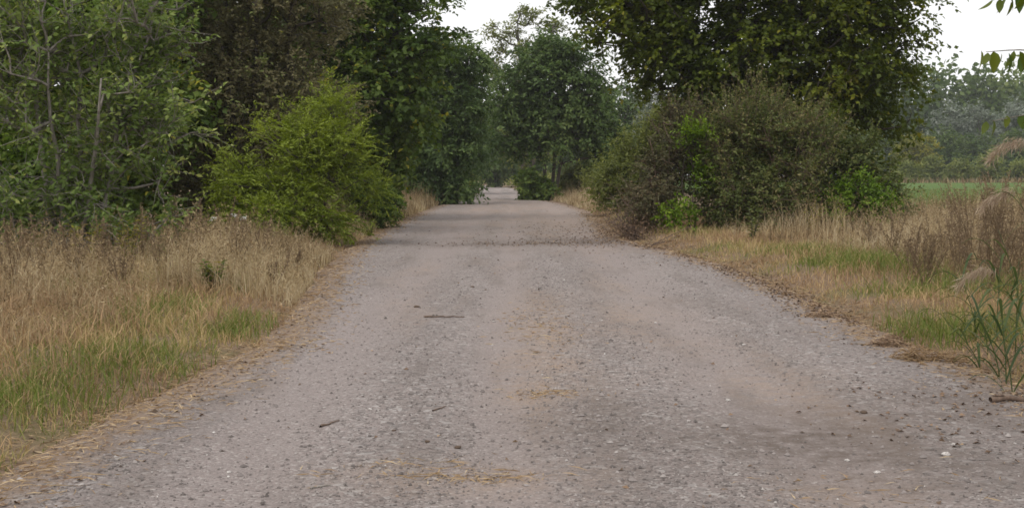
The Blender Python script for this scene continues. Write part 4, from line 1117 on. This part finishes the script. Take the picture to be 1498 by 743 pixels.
# dead branches sticking out of the rusty shrub over the road
rng = np.random.default_rng(340)
bx_ = base(925, 30.2)
root = empty('brush_heap', bx_); tag(root, 'heap of dead reddish branches poking out at the foot of the rusty shrub', 'dead branches')
for k in range(14):
    a = rng.uniform(2.3, 4.4); e = rng.uniform(.1, 1.1); L = rng.uniform(.7, 1.25)
    d = np.array([math.cos(a) * math.cos(e), math.sin(a) * math.cos(e) * .7, math.sin(e)])
    s0 = np.array([rng.uniform(-.1, .5), rng.uniform(-.2, .2), .03])
    p = np.stack([s0 + d * L * t + rng.normal(size=3) * .03 for t in np.linspace(0, 1, 6)])
    p[:, 2] = np.maximum(p[:, 2], .02)
    g = Geo(); path_tube(g, p, np.linspace(.016, .005, 6), 5, rng)
    m = 11; i = rng.integers(1, 6, m)
    tubes(g, p[i], p[i] + norm(rng.normal(size=(m, 3)) + d) * rng.uniform(.12, .35, (m, 1)), .007, .003, 3)
    g.obj('branch', M['deadwood'], root, smooth=True)
g = Geo(); m = 900
P = rng.normal(size=(m, 3)) * [.42, .35, .2] + [.05, 0, .22]; P[:, 2] = np.abs(P[:, 2])
leaves(g, P, norm(rng.normal(size=(m, 3))), norm(rng.normal(size=(m, 3))), np.full(m, .06), np.full(m, .03), np.clip(rng.normal(.35, .2, m), 0, 1))
g.obj('withered_leaves', M['litter'], root)

# ------------------------------------------------------------------ overhanging twig at the top right: a small tree just outside the frame
def shaped_leaf(L, W, rng):
    s = np.linspace(0, 1, 7); w = W * .5 * np.sin(np.pi * s ** .75) ** .9
    z = -.18 * L * s ** 2
    c = np.stack([L * s, 0 * s, z], 1)
    up = np.stack([0 * s, w, w * .25], 1); dn = np.stack([0 * s, -w, w * .25], 1)
    V = np.concatenate([c + up, c, c + dn])
    i = np.arange(6)
    F = np.concatenate([np.stack([i, i + 7, i + 8, i + 1], 1), np.stack([i + 7, i + 14, i + 15, i + 8], 1)])
    return V, F
rng = np.random.default_rng(350)
tx, ty = 5.0, 9.2
root = empty('overhanging_tree', (tx, ty, gz(tx, ty) - .02))
tag(root, 'thin tree just outside the right edge whose leafy twigs hang into the top right corner', 'tree')
g = Geo()
tp = trunk_path(rng, np.zeros(3), np.array([.2, 0, 4.2]), 8, .05)
path_tube(g, tp, np.linspace(.055, .02, 8), 8, rng)
lp_all = []
def limb(z0, pts_px, d, r):
    q0 = np.array([np.interp(z0, tp[:, 2], tp[:, c]) for c in range(3)])
    P = [q0] + [np.array([xat(px, d) - tx, d - ty, zat(py, d) - root.location[2]]) for px, py in pts_px]
    P = np.array(P)
    t = np.linspace(0, len(P) - 1, 14); k = np.arange(len(P))
    c = np.stack([np.interp(t, k, P[:, j]) for j in range(3)], 1)
    c[1:-1] = (c[:-2] + c[1:-1] * 2 + c[2:]) / 4
    path_tube(g, c, np.linspace(r, .0025, 14), 5)
    return c
limb(2.3, [(1620, 60), (1540, 82), (1490, 74), (1437, 78)], 8.9, .012)
limb(2.6, [(1600, -60), (1530, -30), (1480, -12), (1446, 4)], 9.0, .012)
limb(1.7, [(1600, 170), (1540, 160), (1500, 168), (1448, 178)], 9.1, .009)
limb(3.0, [(1450, -90), (1380, -30), (1350, -6)], 9.3, .012)
g.obj('trunk', M['twig'], root, smooth=True)
# the rest of its crown, outside the photograph
gc = Geo(); m = 2600
P_ = lobe_points(rng, [(.35, 0, 3.6, .9, .9, 1.0), (.6, .2, 2.7, .7, .8, .6), (.2, .1, 4.4, .6, .6, .6)], m, .5, .35, 1.6)
leaves(gc, P_, norm(rng.normal(size=(m, 3)) - UP * .6), norm(rng.normal(size=(m, 3)) * .6 + UP), rng.uniform(.08, .14, m), rng.uniform(.045, .075, m), np.clip(rng.normal(.45, .2, m), 0, .9))
gc.obj('crown', M['maple'], root)
def hang_leaf(px, py, d, L, ang, tint):
    V, F = shaped_leaf(L, L * .55, rng)
    gl = Geo(); gl.add(V, F, tint)
    o = gl.obj('leaf', M['maple'] if tint > .3 else M['dark'], root, smooth=True)
    o.location = (xat(px, d) - tx, d - ty, zat(py, d) - root.location[2])
    o.rotation_euler = (rng.normal() * .5, ang, rng.uniform(-.7, .7))
for px, py, d, L, ang in [(1430, 76, 8.9, .13, 1.5), (1448, 77, 8.9, .15, 1.45), (1470, 79, 8.9, .15, 1.3), (1478, 76, 8.9, .13, 1.9), (1491, 80, 8.9, .14, 1.6), (1510, 82, 8.9, .15, 1.4), (1530, 84, 8.9, .14, 1.7),
                          (1446, 2, 9.0, .12, 2.4), (1462, -4, 9.0, .14, 1.8), (1482, -8, 9.0, .15, 1.4), (1490, 2, 9.0, .16, 1.0), (1505, -10, 9.0, .15, 1.8), (1522, -20, 9.0, .14, 1.5), (1472, 6, 9.0, .10, 1.7),
                          (1440, 178, 9.1, .10, 1.8), (1450, 176, 9.1, .12, 1.5), (1490, 168, 9.1, .11, 1.4), (1512, 165, 9.1, .12, 1.7),
                          (1460, 80, 8.95, .11, 1.7), (1486, 77, 8.85, .12, 1.2), (1440, 79, 8.85, .10, 1.9), (1500, 80, 8.9, .13, 1.9), (1470, -2, 9.05, .11, 1.2), (1455, 2, 8.95, .10, 1.5), (1495, -6, 8.9, .13, 2.1), (1470, 170, 9.1, .09, 1.6), (1500, 166, 9.05, .11, 1.9),
                          (1345, -6, 9.3, .09, .9), (1362, -12, 9.3, .09, 1.8), (1380, -24, 9.3, .1, 1.5)]:
    hang_leaf(px, py, d, L * 1.0, ang, float(np.clip(rng.normal(.45, .2), 0, .9)))

# ------------------------------------------------------------------ air
def haze_box():
    m, n, l = new_mat('haze_air')
    v = n.new('ShaderNodeVolumePrincipled')
    v.inputs['Color'].default_value = (.93, .96, 1.0, 1)
    v.inputs['Density'].default_value = 0.00026
    o = n.new('ShaderNodeOutputMaterial'); l.new(v.outputs[0], o.inputs['Volume'])
    x0, x1, y0, y1, z0, z1 = -1900, 1900, -60, 2600, -1.4, 26
    V = [(x, y, z) for z in (z0, z1) for y in (y0, y1) for x in (x0, x1)]
    g = Geo(); g.add(V, [[0, 2, 3, 1], [4, 5, 7, 6], [0, 1, 5, 4], [2, 6, 7, 3], [0, 4, 6, 2], [1, 3, 7, 5]])
    h = g.obj('haze', m, kind='stuff'); h['label'] = 'thin pale haze in the air over the whole scene'
haze_box()
